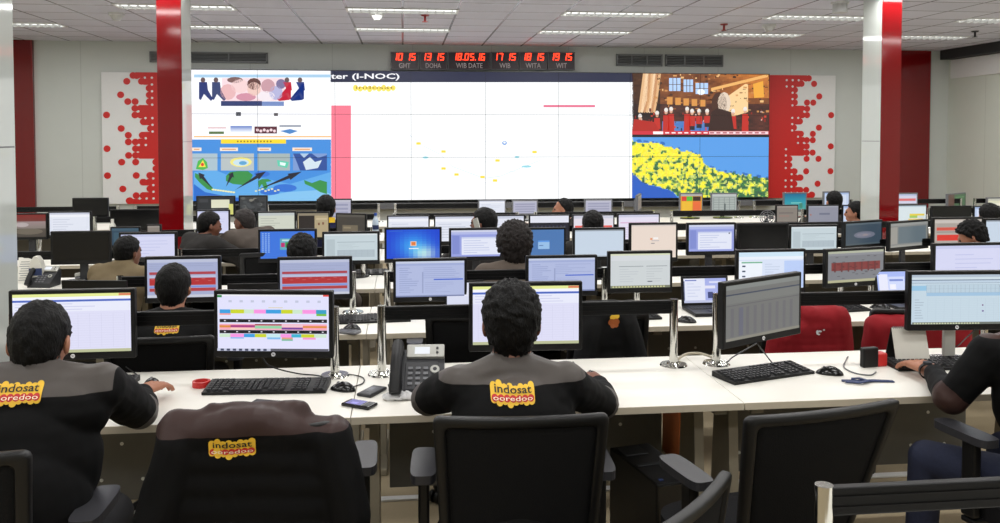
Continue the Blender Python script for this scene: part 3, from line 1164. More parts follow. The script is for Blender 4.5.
def content(kind, sd=1):
    rr = random.Random(sd)
    if kind == 'sheet':
        return [(0, 0, 1, 1, (222, 222, 246)), (0, 0, 1, .05, (230, 236, 150)), (.9, .005, 1, .04, (220, 120, 90)), (0, .05, 1, .1, (244, 244, 252)), (0, .1, 1, .135, (74, 104, 196)), (0, .135, 1, .3, (232, 234, 250))] + \
            lines(.02, .15, .98, .29, 3, (206, 208, 236), sd, .3, 1) + grid(.05, .34, .95, .92, 9, 14, (208, 208, 234), .003) + [(0, .95, 1, 1, (186, 190, 150))]
    if kind == 'timetable':
        o = [(0, 0, 1, 1, (226, 226, 252)), (0, 0, 1, .03, (238, 238, 246)), (0, .01, .04, .05, (40, 140, 70)), (.95, .0, 1, .03, (226, 70, 60))]
        o += [(.1 + k * .1, .1, .13 + k * .1, .14, (196, 200, 222)) for k in range(9)]
        cy = [(0, .10, (58, 160, 226)), (.10, .225, (206, 214, 40)), (.225, .315, (206, 232, 206)), (.315, .425, (250, 150, 226)), (.425, .565, (58, 160, 226)), (.565, .67, (206, 214, 40)), (.67, .76, (206, 232, 206)), (.76, .885, (250, 150, 226)), (.885, .98, (50, 160, 200))]
        o += [(.02 + a * .98, .265, .02 + b_ * .98, .335, c) for a, b_, c in cy]
        o += [(.02, .335, .12, .36, (240, 150, 140)), (.89, .335, .98, .375, (120, 190, 60)), (.46, .225, .59, .235, (214, 200, 130))]
        for y in (.435, .63):
            o += [(.02, y, .985, y + .06, (22, 22, 30))] + [(.06 + k * .11, y + .02, .075 + k * .11, y + .04, (220, 220, 230)) for k in range(9)]
        o += [(.02, .52, .985, .625, (248, 170, 190)), (.02, .545, .12, .585, (226, 140, 60)), (.12, .54, .34, .58, (170, 60, 130)), (.34, .52, .58, .545, (160, 60, 60)), (.34, .55, .58, .6, (150, 214, 170)),
              (.58, .58, .77, .615, (120, 70, 160)), (.58, .53, .77, .57, (240, 200, 210)), (.77, .55, .985, .585, (226, 140, 60)), (.12, .59, .34, .625, (246, 206, 190))]
        cy = [(0, .10, (206, 232, 206)), (.10, .225, (250, 150, 226)), (.225, .325, (58, 160, 226)), (.325, .43, (206, 214, 40)), (.43, .56, (200, 234, 240)), (.56, .66, (250, 150, 226)), (.66, .75, (58, 180, 210)), (.75, .87, (206, 214, 40)), (.87, .98, (206, 232, 206))]
        o += [(.02 + a * .98, .695, .02 + b_ * .98, .755, c) for a, b_, c in cy]
        o += [(.12, .755, .24, .78, (130, 190, 240)), (.45, .755, .57, .79, (130, 190, 240)), (.58, .755, .68, .785, (226, 160, 130)), (.58, .785, .68, .815, (120, 190, 160)), (.77, .755, .885, .79, (246, 150, 210))]
        o += [(0, .955, 1, 1, (196, 200, 222)), (.48, .955, 1, 1, (92, 92, 104))] + [(.03 + k * .055, .96, .06 + k * .055, .995, (60, 66, 96)) for k in range(8)]
        return o
    if kind == 'alarm':
        return [(0, 0, 1, 1, (164, 172, 206)), (0, 0, 1, .08, (186, 192, 216)), (.03, .33, .97, .40, (172, 64, 76)), (.03, .43, .97, .48, (186, 190, 216)), (.03, .49, .97, .68, (178, 46, 50)), (.03, .70, .97, .74, (120, 140, 214)),
                (.03, .755, .97, .84, (176, 60, 66))] + [(.05 + k * .09, .51 + .05 * (k % 2), .1 + k * .09, .53 + .05 * (k % 2), (196, 96, 96)) for k in range(10)] + lines(.03, .1, .97, .3, 4, (150, 158, 192), sd, .25, 1) + [(0, .93, 1, 1, (196, 200, 214))]
    if kind == 'alarm_dim':
        o = [(0, 0, 1, 1, (124, 126, 132)), (0, 0, 1, .07, (176, 180, 160)), (0, .07, 1, .14, (140, 142, 148)), (.06, .36, .94, .62, (128, 58, 58)), (0, .92, 1, 1, (176, 174, 140))]
        for k in range(34):
            x, y = rr.uniform(.05, .9), rr.uniform(.16, .9)
            o.append((x, y, x + .05, y + .025, (92, 92, 98) if not .36 < y < .6 else (96, 44, 46)))
        for k in range(7):
            o.append((.1 + k * .12, .36, .13 + k * .12, .66, (104, 50, 52)))
        return o
    if kind == 'alarm_tan':
        return [(0, 0, 1, 1, (176, 166, 158)), (.04, .3, .7, .42, (206, 84, 70)), (.72, .28, .97, .38, (214, 176, 70)), (.05, .58, .52, .8, (216, 52, 42)), (.04, .46, .95, .49, (130, 124, 122)), (0, .03, 1, .14, (196, 188, 182))] + lines(.05, .16, .95, .28, 3, (140, 134, 130), sd, .3, 1)
    if kind == 'lav_window':
        return [(0, 0, 1, 1, (150, 160, 222)), (0, 0, 1, .07, (206, 210, 232)), (.0, .07, 1, .16, (176, 184, 230)), (.2, .26, .95, .93, (226, 230, 246)), (.2, .26, .95, .32, (200, 208, 236))] + lines(.24, .36, .9, .9, 6, (186, 194, 226), sd, .25, 1) + \
            [(.02, .2, .16, .9, (128, 140, 208)), (.88, .3, .91, .35, (60, 66, 90))]
    if kind == 'blue_list':
        return [(0, 0, 1, 1, (176, 186, 222)), (0, 0, 1, .06, (196, 204, 226)), (0, .06, 1, .12, (160, 172, 214))] + lines(.05, .16, .35, .9, 12, (146, 158, 202), sd, .3, 1) + lines(.4, .16, .95, .5, 6, (150, 162, 206), sd + 1, .25, 1) + \
            [(.55, .5, .98, .535, (66, 100, 206)), (.38, .3, .4, .9, (150, 160, 200))] + lines(.42, .58, .9, .9, 6, (158, 168, 208), sd + 2, .25, 1) + [(0, .96, 1, 1, (120, 130, 170))]
    if kind == 'grey_doc':
        return [(0, 0, 1, 1, (204, 210, 212)), (0, 0, 1, .05, (214, 218, 190)), (0, .05, 1, .2, (212, 216, 220)), (.14, .36, .55, .375, (120, 128, 136)), (.6, .36, .95, .375, (120, 128, 136))] + lines(.15, .42, .5, .85, 6, (188, 194, 200), sd, .25, 1) + \
            lines(.6, .42, .95, .85, 6, (186, 192, 196), sd + 1, .25, .8) + [(.62, .8, .7, .83, (90, 96, 110)), (0, .93, 1, 1, (120, 124, 104))] + [(.03 + k * .05, .945, .06 + k * .05, .985, (206, 206, 150)) for k in range(18)]
    if kind == 'desktop':
        o = [(0, 0, 1, 1, (58, 116, 220))] + [(.03 + .055 * (k % 3), .06 + .075 * (k // 3), .06 + .055 * (k % 3), .10 + .075 * (k // 3), (150, 184, 234)) for k in range(30)]
        return o + [(.36, .26, .62, .68, (96, 170, 190)), (.38, .42, .45, .58, (190, 40, 110)), (.46, .4, .52, .6, (60, 150, 60)), (.53, .42, .58, .56, (226, 206, 70)), (.4, .3, .56, .36, (186, 220, 226))]
    if kind == 'login':
        o = []
        n = 12
        for i in range(n):
            for j in range(n):
                u, v = (i + .5) / n, (j + .5) / n
                g1 = math.exp(-((u - .72) ** 2 / .05 + (v - .85) ** 2 / .08))
                g2 = math.exp(-((u - .5) ** 2 / .1 + (v - .55) ** 2 / .2))
                o.append((i / n, j / n, (i + 1) / n, (j + 1) / n, (int(20 + 30 * g2 + 150 * g1), int(64 + 90 * g2 + 120 * g1), int(206 + 30 * g2 + 10 * g1))))
        return o + [(.45, .40, .56, .56, (240, 214, 180)), (.465, .42, .545, .54, (226, 120, 60)), (.42, .63, .6, .665, (226, 236, 250)), (.05, .03, .3, .05, (60, 110, 200))]
    if kind == 'teal_desk':
        return [(0, 0, 1, .5, (24, 100, 140), (40, 150, 170)), (0, .5, 1, 1, (40, 150, 170), (70, 160, 150)), (.3, .55, .8, .62, (120, 200, 190)), (.7, .6, .85, .9, (60, 130, 110))]
    if kind == 'blue_flat':
        return [(0, 0, 1, 1, (74, 118, 176)), (.5, .42, .72, .75, (150, 190, 230)), (.5, .42, .72, .48, (90, 150, 226)), (.52, .6, .6, .63, (70, 110, 170))]
    if kind == 'pale':
        return [(0, 0, 1, 1, (198, 212, 228)), (0, 0, 1, .05, (150, 160, 172)), (0, .95, 1, 1, (180, 192, 206))]
    if kind == 'beige':
        return [(0, 0, 1, 1, (232, 216, 204)), (0, 0, 1, .04, (206, 196, 190)), (.42, .4, .47, .46, (226, 150, 110)), (.49, .38, .6, .44, (244, 240, 238)), (.45, .47, .62, .5, (196, 186, 186)), (.44, .55, .52, .58, (160, 150, 150))]
    if kind == 'pale_doc':
        return [(0, 0, 1, 1, (196, 210, 216)), (0, 0, 1, .06, (214, 222, 226)), (.04, .2, .2, .9, (180, 194, 200)), (.24, .3, .95, .32, (150, 164, 172)), (.24, .6, .95, .88, (176, 190, 198))] + lines(.26, .36, .9, .56, 4, (176, 190, 196), sd, .25, 1) + grid(.26, .62, .93, .86, 6, 4, (160, 174, 184), .005)
    if kind == 'dark_ellipse':
        return [(0, 0, 1, 1, (58, 74, 88)), (0, 0, 1, .08, (84, 98, 108)), ('disc', .52, .55, .30, .16, (108, 112, 128)), ('disc', .5, .55, .2, .09, (124, 124, 138)), ('disc', .54, .56, .08, .04, (146, 136, 140)), (0, .93, 1, 1, (70, 84, 92))]
    if kind == 'grey_split':
        return [(0, 0, 1, 1, (128, 130, 128)), (0, 0, 1, .1, (146, 148, 146)), (.2, .16, .95, .86, (96, 110, 118)), (.0, .16, .17, .86, (150, 148, 142)), (0, .92, 1, 1, (150, 150, 144))]
    if kind == 'photo':
        return [(0, 0, 1, .3, (124, 30, 28), (110, 50, 46)), (0, .3, 1, .62, (150, 130, 130), (128, 118, 112)), (0, .62, 1, 1, (84, 74, 66), (66, 60, 54)), ('disc', .5, .75, .42, .14, (104, 96, 84)), ('disc', .3, .45, .2, .1, (176, 164, 164))]
    if kind == 'dark_photo':
        o = [(0, 0, 1, 1, (56, 58, 60))]
        for k in range(26):
            o.append(('disc', rr.random() * .8 + .1, rr.random() * .8 + .1, .08, .09, rr.choice([(96, 98, 96), (40, 42, 44), (130, 128, 118), (70, 74, 76)])))
        return o
    if kind == 'dark_note':
        return [(0, 0, 1, 1, (38, 40, 44)), (.38, .15, .88, .62, (222, 222, 196)), (.86, .4, .98, 1, (214, 214, 120)), (.05, .1, .3, .3, (60, 62, 66))]
    if kind == 'white':
        return [(0, 0, 1, 1, (224, 228, 240)), (0, 0, 1, .08, (196, 200, 216)), (0, .08, 1, .2, (236, 238, 246))] + lines(.08, .26, .92, .9, 6, (196, 202, 218), sd, .25, 1)
    if kind == 'white_mark':
        return [(0, 0, 1, 1, (226, 228, 240)), (0, 0, 1, .1, (200, 204, 220)), (.84, .3, .9, .75, (222, 50, 48))] + lines(.08, .3, .75, .9, 5, (200, 206, 222), sd, .25, 1)
    if kind == 'dark_bars':
        return [(0, 0, 1, .3, (226, 228, 240)), (0, .28, 1, 1, (30, 30, 40))] + [(.08 + k * .1, .4, .12 + k * .1, 1, (60, 64, 86)) for k in range(9)]
    if kind == 'red_band':
        return [(0, 0, 1, 1, (226, 220, 230)), (0, .0, 1, .12, (204, 204, 218)), (.03, .42, .97, .78, (232, 92, 84)), (.03, .84, .97, .92, (236, 180, 180))]
    if kind == 'pink_lines':
        return [(0, 0, 1, 1, (228, 222, 240)), (0, 0, 1, .1, (204, 204, 226)), (.04, .3, .96, .34, (216, 170, 206)), (.04, .5, .96, .53, (214, 196, 226))] + lines(.05, .56, .95, .95, 4, (206, 200, 226), sd, .25, 1)
    if kind == 'brown':
        return [(0, 0, 1, 1, (176, 160, 126)), (.03, .1, .55, 1, (44, 38, 34)), (.0, 0, 1, .1, (140, 130, 110)), (.66, .4, .72, .5, (120, 80, 60)), (.8, .38, .86, .48, (120, 80, 60)), (.6, .2, .96, .28, (196, 180, 146))]
    if kind == 'dark_tan':
        return [(0, 0, 1, 1, (66, 62, 56)), (.2, .45, .75, .95, (112, 102, 84)), (0, 0, 1, .1, (84, 80, 74)), (.24, .52, .5, .6, (140, 128, 104))]
    if kind == 'beige_list':
        return [(0, 0, 1, 1, (206, 210, 196)), (0, 0, 1, .12, (190, 196, 196))] + lines(.06, .2, .94, .95, 7, (180, 184, 172), sd, .3, 1)
    if kind == 'colour_blocks':
        return [(0, 0, 1, 1, (226, 160, 40)), (.05, .12, .3, .36, (216, 60, 50)), (.28, .12, .56, .36, (84, 190, 60)), (.58, .12, .95, .36, (60, 40, 30)), (.05, .38, .54, .95, (236, 186, 50)), (.58, .38, .96, .95, (232, 108, 56)), (0, 0, 1, .1, (176, 176, 176))]
    if kind == 'grey_table':
        return [(0, 0, 1, 1, (170, 178, 174)), (0, 0, 1, .1, (190, 194, 194))] + grid(.06, .18, .94, .94, 4, 6, (118, 128, 126), .02) + [(.5, .5, .56, .94, (90, 100, 100))]
    if kind == 'lav_table':
        return [(0, 0, 1, 1, (178, 178, 198)), (0, 0, 1, .1, (190, 190, 204))] + [(.08, .2 + k * .2, .92, .3 + k * .2, (150, 152, 178)) for k in range(4)]
    if kind == 'taupe':
        return [(0, 0, 1, 1, (132, 124, 116)), (0, 0, 1, .1, (150, 142, 134)), (.1, .4, .8, .48, (112, 104, 100)), (.1, .6, .6, .66, (150, 120, 110))]
    if kind == 'dialog':
        return [(0, 0, 1, 1, (142, 144, 158)), (.36, .44, .72, .56, (112, 116, 134)), (0, 0, 1, .08, (160, 162, 172)), (.04, .5, .1, .6, (170, 110, 100))]
    if kind == 'sky_white':
        return [(0, 0, 1, 1, (192, 206, 232)), (0, 0, 1, .1, (156, 176, 214)), (.1, .2, .9, .9, (210, 220, 238))]
    if kind == 'yellow_cells':
        return [(0, 0, 1, 1, (214, 226, 230)), (0, 0, 1, .08, (180, 196, 206)), (.42, .5, .95, .62, (226, 206, 70)), (.42, .62, .7, .76, (160, 196, 90)), (.38, .8, .9, .9, (236, 206, 110)), (.72, .62, .95, .76, (206, 214, 216))]
    if kind == 'red_strip':
        return [(0, 0, 1, 1, (206, 206, 226)), (0, .0, 1, .16, (176, 186, 216)), (.06, .46, .94, .72, (216, 110, 110))]
    if kind == 'green_dark':
        return [(0, 0, 1, 1, (64, 96, 64)), (0, 0, .34, 1, (92, 66, 56)), (.4, .2, .9, .3, (86, 126, 84))]
    if kind == 'cream':
        return [(0, 0, 1, 1, (214, 212, 186)), (0, 0, 1, .14, (190, 190, 176)), (.1, .3, .9, .9, (226, 224, 204))]
    if kind == 'teal_dim':
        return [(0, 0, 1, 1, (40, 66, 86)), (0, 0, 1, .14, (60, 86, 104)), (.08, .25, .5, .9, (52, 82, 100))]
    if kind == 'light_sheet':
        return [(0, 0, 1, 1, (196, 214, 226)), (0, 0, 1, .05, (176, 190, 206)), (0, .05, 1, .1, (206, 220, 228)), (0, .1, 1, .17, (74, 96, 130)), (0, .115, 1, .165, (190, 208, 224)), (.0, .22, .16, .32, (150, 196, 226)), (.16, .2, 1, .36, (186, 206, 220)),
                (.16, .36, 1, .43, (160, 194, 222))] + grid(.16, .2, 1.0, .36, 18, 2, (150, 168, 184), .003) + lines(.03, .48, .14, .9, 8, (170, 186, 200), sd, .3, 1) + grid(.17, .48, .98, .92, 9, 12, (182, 200, 214), .0025) + \
            [(.76, .6, .775, .63, (120, 80, 130)), (.76, .72, .78, .75, (110, 90, 150)), (0, .955, 1, 1, (110, 116, 110))] + [(.02 + k * .03, .965, .04 + k * .03, .992, (200, 206, 170)) for k in range(24)]
    if kind == 'dim_sheet':
        return [(0, 0, 1, 1, (112, 113, 112)), (0, 0, 1, .08, (128, 132, 130)), (0, .16, 1, .185, (62, 70, 88)), (0, .185, 1, .33, (118, 120, 118)), (0, .36, 1, .375, (94, 94, 98))] + [(.06 + k * .1, .42, .10 + k * .1, .93, (104, 104, 108)) for k in range(9)] + \
            [(.17, .42, .22, .93, (100, 102, 116)), (0, .95, 1, 1, (134, 132, 122))]
    if kind == 'mail':
        return [(0, 0, 1, 1, (216, 226, 246)), (0, 0, 1, .12, (206, 230, 246)), (0, .12, 1, .2, (232, 240, 250)), (.0, .24, .36, .98, (236, 242, 250)), (.04, .26, .36, .3, (120, 180, 150))] + [(.05, .36 + k * .14, .1, .4 + k * .14, (40, 60, 90)) for k in range(5)] + \
            lines(.4, .3, .66, .95, 9, (196, 208, 230), sd, .3, 1) + [(.7, .24, 1, .98, (186, 206, 246))]
    if kind == 'laptop_mail':
        return [(0, 0, 1, 1, (166, 176, 232)), (0, 0, .5, .9, (226, 230, 246)), (.03, .06, .3, .1, (90, 110, 190)), (.0, .1, .02, .9, (80, 90, 130)), (.5, .3, .74, .42, (226, 226, 244)), (.6, .12, .9, .2, (214, 218, 244)), (.56, .56, .68, .82, (60, 70, 120)), (0, .9, 1, 1, (190, 196, 226))] + \
            lines(.08, .16, .44, .8, 5, (206, 212, 236), sd, .3, 1)
    if kind == 'blue_form':
        return [(0, 0, 1, 1, (166, 184, 244)), (.05, .1, .35, .9, (230, 232, 250)), (.36, .2, .9, .9, (206, 216, 250)), (.4, .3, .85, .38, (120, 140, 210)), (.4, .5, .6, .7, (240, 240, 250))]
    if kind == 'lav_blank':
        return [(0, 0, 1, 1, (212, 214, 242)), (0, 0, 1, .08, (196, 200, 232))] + lines(.3, .2, .95, .9, 6, (192, 196, 232), sd, .2, 1)
    if kind == 'small_white':
        return [(0, 0, 1, 1, (226, 228, 244)), (0, .55, 1, 1, (216, 220, 240)), (0, .93, 1, 1, (220, 150, 140))]
    return [(0, 0, 1, 1, (30, 32, 38))]


def screen_polys(kind, sd, x0, z1, w_, h_):
    out = []
    for k, it in enumerate(content(kind, sd)):
        if it[0] == 'disc':
            _, cx, cy, rx, ry, c = it
            out.append(([(x0 + (cx + rx * math.cos(2 * PI * q / 14)) * w_, z1 - (cy - ry * math.sin(2 * PI * q / 14)) * h_) for q in range(14)], c, k * .5))
            continue
        a, b_, c_, d = [min(1, max(0, q)) for q in it[:4]]
        pts = [(x0 + a * w_, z1 - d * h_), (x0 + c_ * w_, z1 - d * h_), (x0 + c_ * w_, z1 - b_ * h_), (x0 + a * w_, z1 - b_ * h_)]
        col = it[4] if len(it) < 6 else [it[5], it[5], it[4], it[4]]
        out.append((pts, col, 0 if kind == 'login' and k < 144 else k * .5))
    return out


def monitor(x0, x1, yt, yb, Y0, kind, label, Y1=None, stand='stand', rail=None, case='black_plastic', sd=1, bez=.016, logo=False, zb=ZD, group=None, base=None):
    """flat monitor whose outline in the photo runs x0..x1 across and yt..yb down its first edge"""
    Y1 = Y0 if Y1 is None else Y1
    a, a2, c = atY(x0, yt, Y0), atY(x0, yb, Y0), atY(x1, yt, Y1)
    dx, dy = c.x - a.x, c.y - a.y
    w_ = math.hypot(dx, dy)
    rz = math.atan2(dy, dx)
    zt, z0 = a.z, a2.z
    h_ = zt - z0
    cx, cy = (a.x + c.x) / 2, (a.y + c.y) / 2
    t = thing('monitor', label, 'monitor', (cx, cy, zb), rz, group or 'flat monitors on the desks')
    zc = (zt + z0) / 2 - zb
    bb = bez * (1.9 if bez < .02 else 1.3)
    b = B()
    b.box((0, .016, zc), (w_, .032, h_), bev=.004)
    b.box((0, .042, zc - h_ * .04), (w_ * .66, .03, h_ * .62), bev=.01)
    b.build('casing', case, t)
    sw, sh = w_ - 2 * bez, h_ - bez - bb
    if kind == 'off':
        B().box((0, -.0006, zc + (bb - bez) / 2), (sw, .0016, sh)).build('screen', 'off_screen', t)
    else:
        colour_mesh('screen', screen_polys(kind, sd, -sw / 2, zc + h_ / 2 - bez, sw, sh), lambda x, z: (x, -.0008, z), 'screen', t, eps=.00022)
    if logo:
        l = B().cyl((0, -.0005, zc - h_ / 2 + bb * .5), (0, -.0025, zc - h_ / 2 + bb * .5), .0085, .0085, 18).build('badge', 'badge', t)
        q = B()
        for ps in text_in('hp', -.0045, zc - h_ / 2 + bb * .5 - .004, .0045, zc - h_ / 2 + bb * .5 + .0045, .02):
            q.poly([(x, -.003, z) for x, z in ps])
        q.build('lettering', 'dark_grey_plastic', l)
    if stand == 'rail' and rail is not None:
        ry, rzz = rail
        # rail point in monitor space
        d = (ry - cy) / max(.3, math.cos(rz))
        zr = rzz - .03 - zb
        b = B()
        b.box((0, (d + .05) / 2 + .012, zr), (.05, max(.01, d - .05), .04), bev=.004)
        b.box((0, .06, zc), (.1, .012, .1), bev=.003)
        b.box((0, .062, (zc + zr) / 2), (.05, .014, abs(zc - zr) + .06), bev=.003)
        b.build('rail_mount', 'dark_grey_plastic', t)
    else:
        b = B()
        b.box((0, .062, (zc) / 2 + .01), (.055, .022, zc - .02), bev=.006)
        b.box((0, .05, zc), (.09, .02, .09), bev=.004)
        b.build('stand_neck', 'dark_grey_plastic' if not base else base, t)
        b = B()
        n = 26
        b.prism([(.125 * math.cos(2 * PI * k / n), .045 + .085 * math.sin(2 * PI * k / n)) for k in range(n)], 'Z', .001, .014)
        b.build('stand_foot', 'black_gloss', t)
    return t


def rl(r):
    return (YF[r] + RAILY, RZ[r])


MY = [y + MONY for y in YF]
# nearest row
monitor(8, 134.5, 291, 361.5, MY[0], 'sheet', 'monitor with lavender spreadsheet in front of the worker by the white column', logo=True, stand='rail', rail=rl(0), sd=3)
monitor(213.5, 332.5, 290.5, 357.5, MY[0] + .02, 'timetable', 'monitor showing a timetable of coloured blocks, behind the black draped jacket', Y1=MY[0] - .05, logo=True, stand='rail', rail=rl(0))
monitor(469, 582.5, 283, 352, MY[0] - .01, 'sheet', 'monitor with lavender spreadsheet hidden partly by the spiky-haired worker', Y1=MY[0] - .03, logo=True, stand='rail', rail=rl(0), sd=5)
monitor(723.5, 801.5, 283, 350, MY[0] - .22, 'dim_sheet', 'dim grey monitor turned sideways beside the chrome posts', Y1=MY[0] + .02, logo=True, stand='rail', rail=(YF[0] + RAILY - .02, RZ[0]))
monitor(908.5, 1007, 271.5, 331, MY[0] - .02, 'light_sheet', 'big monitor with pale blue spreadsheet above the tent calendar', Y1=MY[0] - .05, logo=True, base='silver')
# second row
monitor(144, 220.5, 257, 303.5, MY[1], 'alarm', 'monitor with red alarm rows facing the worker with the small yellow back logo', stand='rail', rail=rl(1), sd=2)
monitor(277, 352, 257.5, 300.5, MY[1], 'alarm', 'monitor with red alarm rows behind the timetable screen, nobody at it', stand='rail', rail=rl(1), sd=8)
monitor(393, 467, 259, 302.5, MY[1], 'blue_list', 'bluish list monitor below the blue sign-in screen', logo=True, stand='rail', rail=rl(1), sd=4)
monitor(526, 597.5, 256, 297, MY[1], 'blue_list', 'bluish list monitor beside the afro-haired worker', stand='rail', rail=rl(1), sd=14)
monitor(608, 672.7, 251.5, 293.5, MY[1], 'grey_doc', 'pale grey document monitor clamped to the rail over a black keyboard', stand='rail', rail=rl(1))
monitor(736.5, 806, 250, 294, MY[1], 'mail', 'bright pale blue mail monitor behind the sideways grey monitor', stand='rail', rail=rl(1))
monitor(826, 885.5, 249.5, 288.5, MY[1] - .03, 'alarm_dim', 'dim grey monitor with dark red rows, tilted, over the red jackets', Y1=MY[1] + .06, logo=True, stand='rail', rail=rl(1))
monitor(933.5, 1003, 243.5, 288, MY[1], 'lav_blank', 'pale lavender monitor above the big pale blue spreadsheet', stand='rail', rail=rl(1))
# third row
monitor(50, 110.5, 231.5, 265, MY[2], 'off', 'switched-off black monitor behind the grey phone near the white column')
monitor(118.5, 176.7, 232.5, 266, MY[2], 'lav_blank', 'lavender monitor in front of the olive jacket worker', sd=6)
monitor(258, 316.7, 229.5, 263, MY[2], 'desktop', 'monitor with blue desktop and icon columns, dark head before it')
monitor(322, 379.5, 232, 265, MY[2], 'pale_doc', 'pale teal document monitor between blue desktop and blue sign-in screen', sd=4)
monitor(384.3, 441.7, 227.7, 263, MY[2], 'login', 'monitor with vivid blue sign-in screen and orange icon')
monitor(449, 505, 228.3, 261, MY[2], 'lav_window', 'lavender window monitor just beside the afro-haired head', sd=3)
monitor(510, 566, 228, 260, MY[2], 'blue_flat', 'plain blue monitor with small dialog behind the afro-haired head')
monitor(573, 625.5, 228, 261, MY[2], 'pale', 'blank pale blue monitor next to the beige one')
monitor(629.5, 678, 223, 262, MY[2], 'beige', 'beige monitor with a small centred icon')
monitor(687, 736, 223, 255.5, MY[2], 'lav_window', 'lavender window monitor on its grey stand beside a switched-off one', sd=9)
monitor(737.5, 788.5, 223.5, 257, MY[2], 'off', 'switched-off black monitor beside the pale teal form')
monitor(789.5, 838.5, 225, 254, MY[2], 'pale_doc', 'pale teal form monitor beside the dark one with an ellipse', sd=7)
monitor(844.5, 882.8, 222, 250, MY[2] - .05, 'dark_ellipse', 'dark slate monitor with a pale ellipse, turned slightly', Y1=MY[2] + .1)
monitor(889.5, 929, 222, 252, MY[2] - .06, 'grey_split', 'grey monitor with dark pane, turned, below the red column', Y1=MY[2] + .12)
monitor(933, 983.5, 217.5, 250, MY[2], 'alarm_tan', 'tan monitor with red and yellow rows behind the bowed head')
monitor(984.5, 1035, 218.5, 250, MY[2], 'pale', 'pale blue monitor cut by the picture edge beside the bowed head')
# fourth row
monitor(10, 47, 213.5, 240, MY[3], 'photo', 'monitor with a red and grey landscape picture by the white column', bez=.012)
monitor(48, 91, 211.5, 238, MY[3], 'white', 'white document monitor next to the red landscape picture', sd=4, bez=.012)
monitor(110, 140, 227, 248, MY[3] - .35, 'teal_dim', 'small dim teal monitor above the olive jacket', bez=.012)
monitor(146, 161, 224.5, 246, MY[3] - .25, 'taupe', 'small grey monitor beside the red column face', bez=.012)
monitor(196, 229.7, 210, 236, MY[3], 'lav_blank', 'lavender monitor before the two workers leaning together', bez=.012)
monitor(257, 295.7, 211.7, 238, MY[3], 'beige_list', 'beige list monitor right behind the leaning worker', sd=4, bez=.012)
monitor(296.3, 329.6, 212, 240, MY[3], 'brown', 'brown monitor with a black pane beside the beige list', bez=.012)
monitor(335.6, 366, 213, 240, MY[3], 'dark_tan', 'dark tan monitor left of the water bottle', Y1=MY[3] - .1, bez=.012)
monitor(387, 429.7, 215.5, 244, MY[3], 'white', 'white document monitor past the water bottle', sd=8, bez=.012)
monitor(434, 478, 215.5, 244, MY[3], 'white', 'white monitor beside the worker holding a phone', sd=12, bez=.012)
monitor(485, 525, 215, 243, MY[3], 'white_mark', 'white monitor with a red mark behind the worker holding a phone', bez=.012)
monitor(529, 570, 214.7, 243, MY[3], 'dark_bars', 'monitor white above and black below with vertical bars', bez=.012)
monitor(572.5, 614.6, 214.5, 242, MY[3], 'red_band', 'white monitor with a broad red band around a dark head', bez=.012)
monitor(617.5, 660, 213.7, 242, MY[3], 'pink_lines', 'pale lilac monitor with thin pink lines', bez=.012)
# fifth row
monitor(72, 108, 198, 220, MY[4] + .16, 'off', 'switched-off black monitor standing highest before the white wall', bez=.012)
monitor(109.5, 159.5, 209.5, 232, MY[4] - .4, 'off', 'switched-off black monitor with a white bottle at its edge', bez=.012)
monitor(196, 235, 196, 217, MY[4], 'dark_note', 'dark monitor with a pale yellow note window under the sea map', bez=.012)
monitor(238.5, 267.5, 195.5, 214, MY[4] + .1, 'dark_photo', 'dark grey picture monitor under the sea map', bez=.012)
monitor(316.5, 351.8, 199, 222, MY[4], 'lav_table', 'grey lavender monitor behind the head in navy', bez=.012)
monitor(776, 798.5, 205, 224, MY[4], 'taupe', 'small taupe monitor under the teal desktop one', bez=.012)
monitor(807.6, 839.3, 205, 224, MY[4], 'dialog', 'grey monitor with a small dialog beside the taupe one', bez=.012)
monitor(842.5, 858, 205, 224, MY[4], 'sky_white', 'pale blue monitor half behind the tall white column', bez=.012)
monitor(896.8, 927, 204.7, 224, MY[4], 'yellow_cells', 'pale monitor with yellow cells against the red column', bez=.012)
monitor(932, 972, 206, 222, MY[4], 'off', 'switched-off low black monitor below the green screen', bez=.012)
monitor(974, 1000, 206, 224, MY[4], 'sky_white', 'pale blue monitor behind the dark head at the picture edge', bez=.012)
# farthest row, pale grey cases
for x0, x1, yt, yb, k, l, dy in ((478, 506, 199.5, 216, 'white', 'grey-framed pale monitor directly below the white slide, nearest the phone user', 0), (512, 538, 200, 216, 'lav_table', 'grey-framed monitor with violet stripes next to the profile worker', 0),
                                 (584.5, 612.5, 199.3, 216, 'lav_table', 'grey-framed monitor with violet stripes past the profile worker', 0), (679.5, 703, 193, 215.5, 'colour_blocks', 'grey-framed monitor with yellow, green and orange blocks', 0),
                                 (711, 737.5, 193, 215.5, 'grey_table', 'grey-framed monitor with a grey table under the yellow-green map', 0), (783.5, 807, 192.5, 212, 'teal_desk', 'grey-framed monitor with a teal desktop by the dotted board', 0),
                                 (823.5, 850, 191.5, 208, 'sky_white', 'grey-framed pale monitor behind a dark head by the dotted board', 0), (896.8, 918, 193, 206, 'red_strip', 'small grey-framed monitor with a red strip by the red pilaster', 0),
                                 (948, 966, 194, 209, 'green_dark', 'small turned monitor with a green screen near the side wall', .25), (987, 1010, 197.5, 215, 'cream', 'cream monitor cut by the picture edge', 0)):
    monitor(x0, x1, yt, yb, MY[5], k, l, Y1=MY[5] + dy, case='grey_plastic', bez=.016)
monitor(638, 641.5, 195.5, 213, MY[5] - .3, 'taupe', 'monitor seen edge-on below the corner of the yellow-green map', Y1=MY[5] + .1, case='grey_plastic')


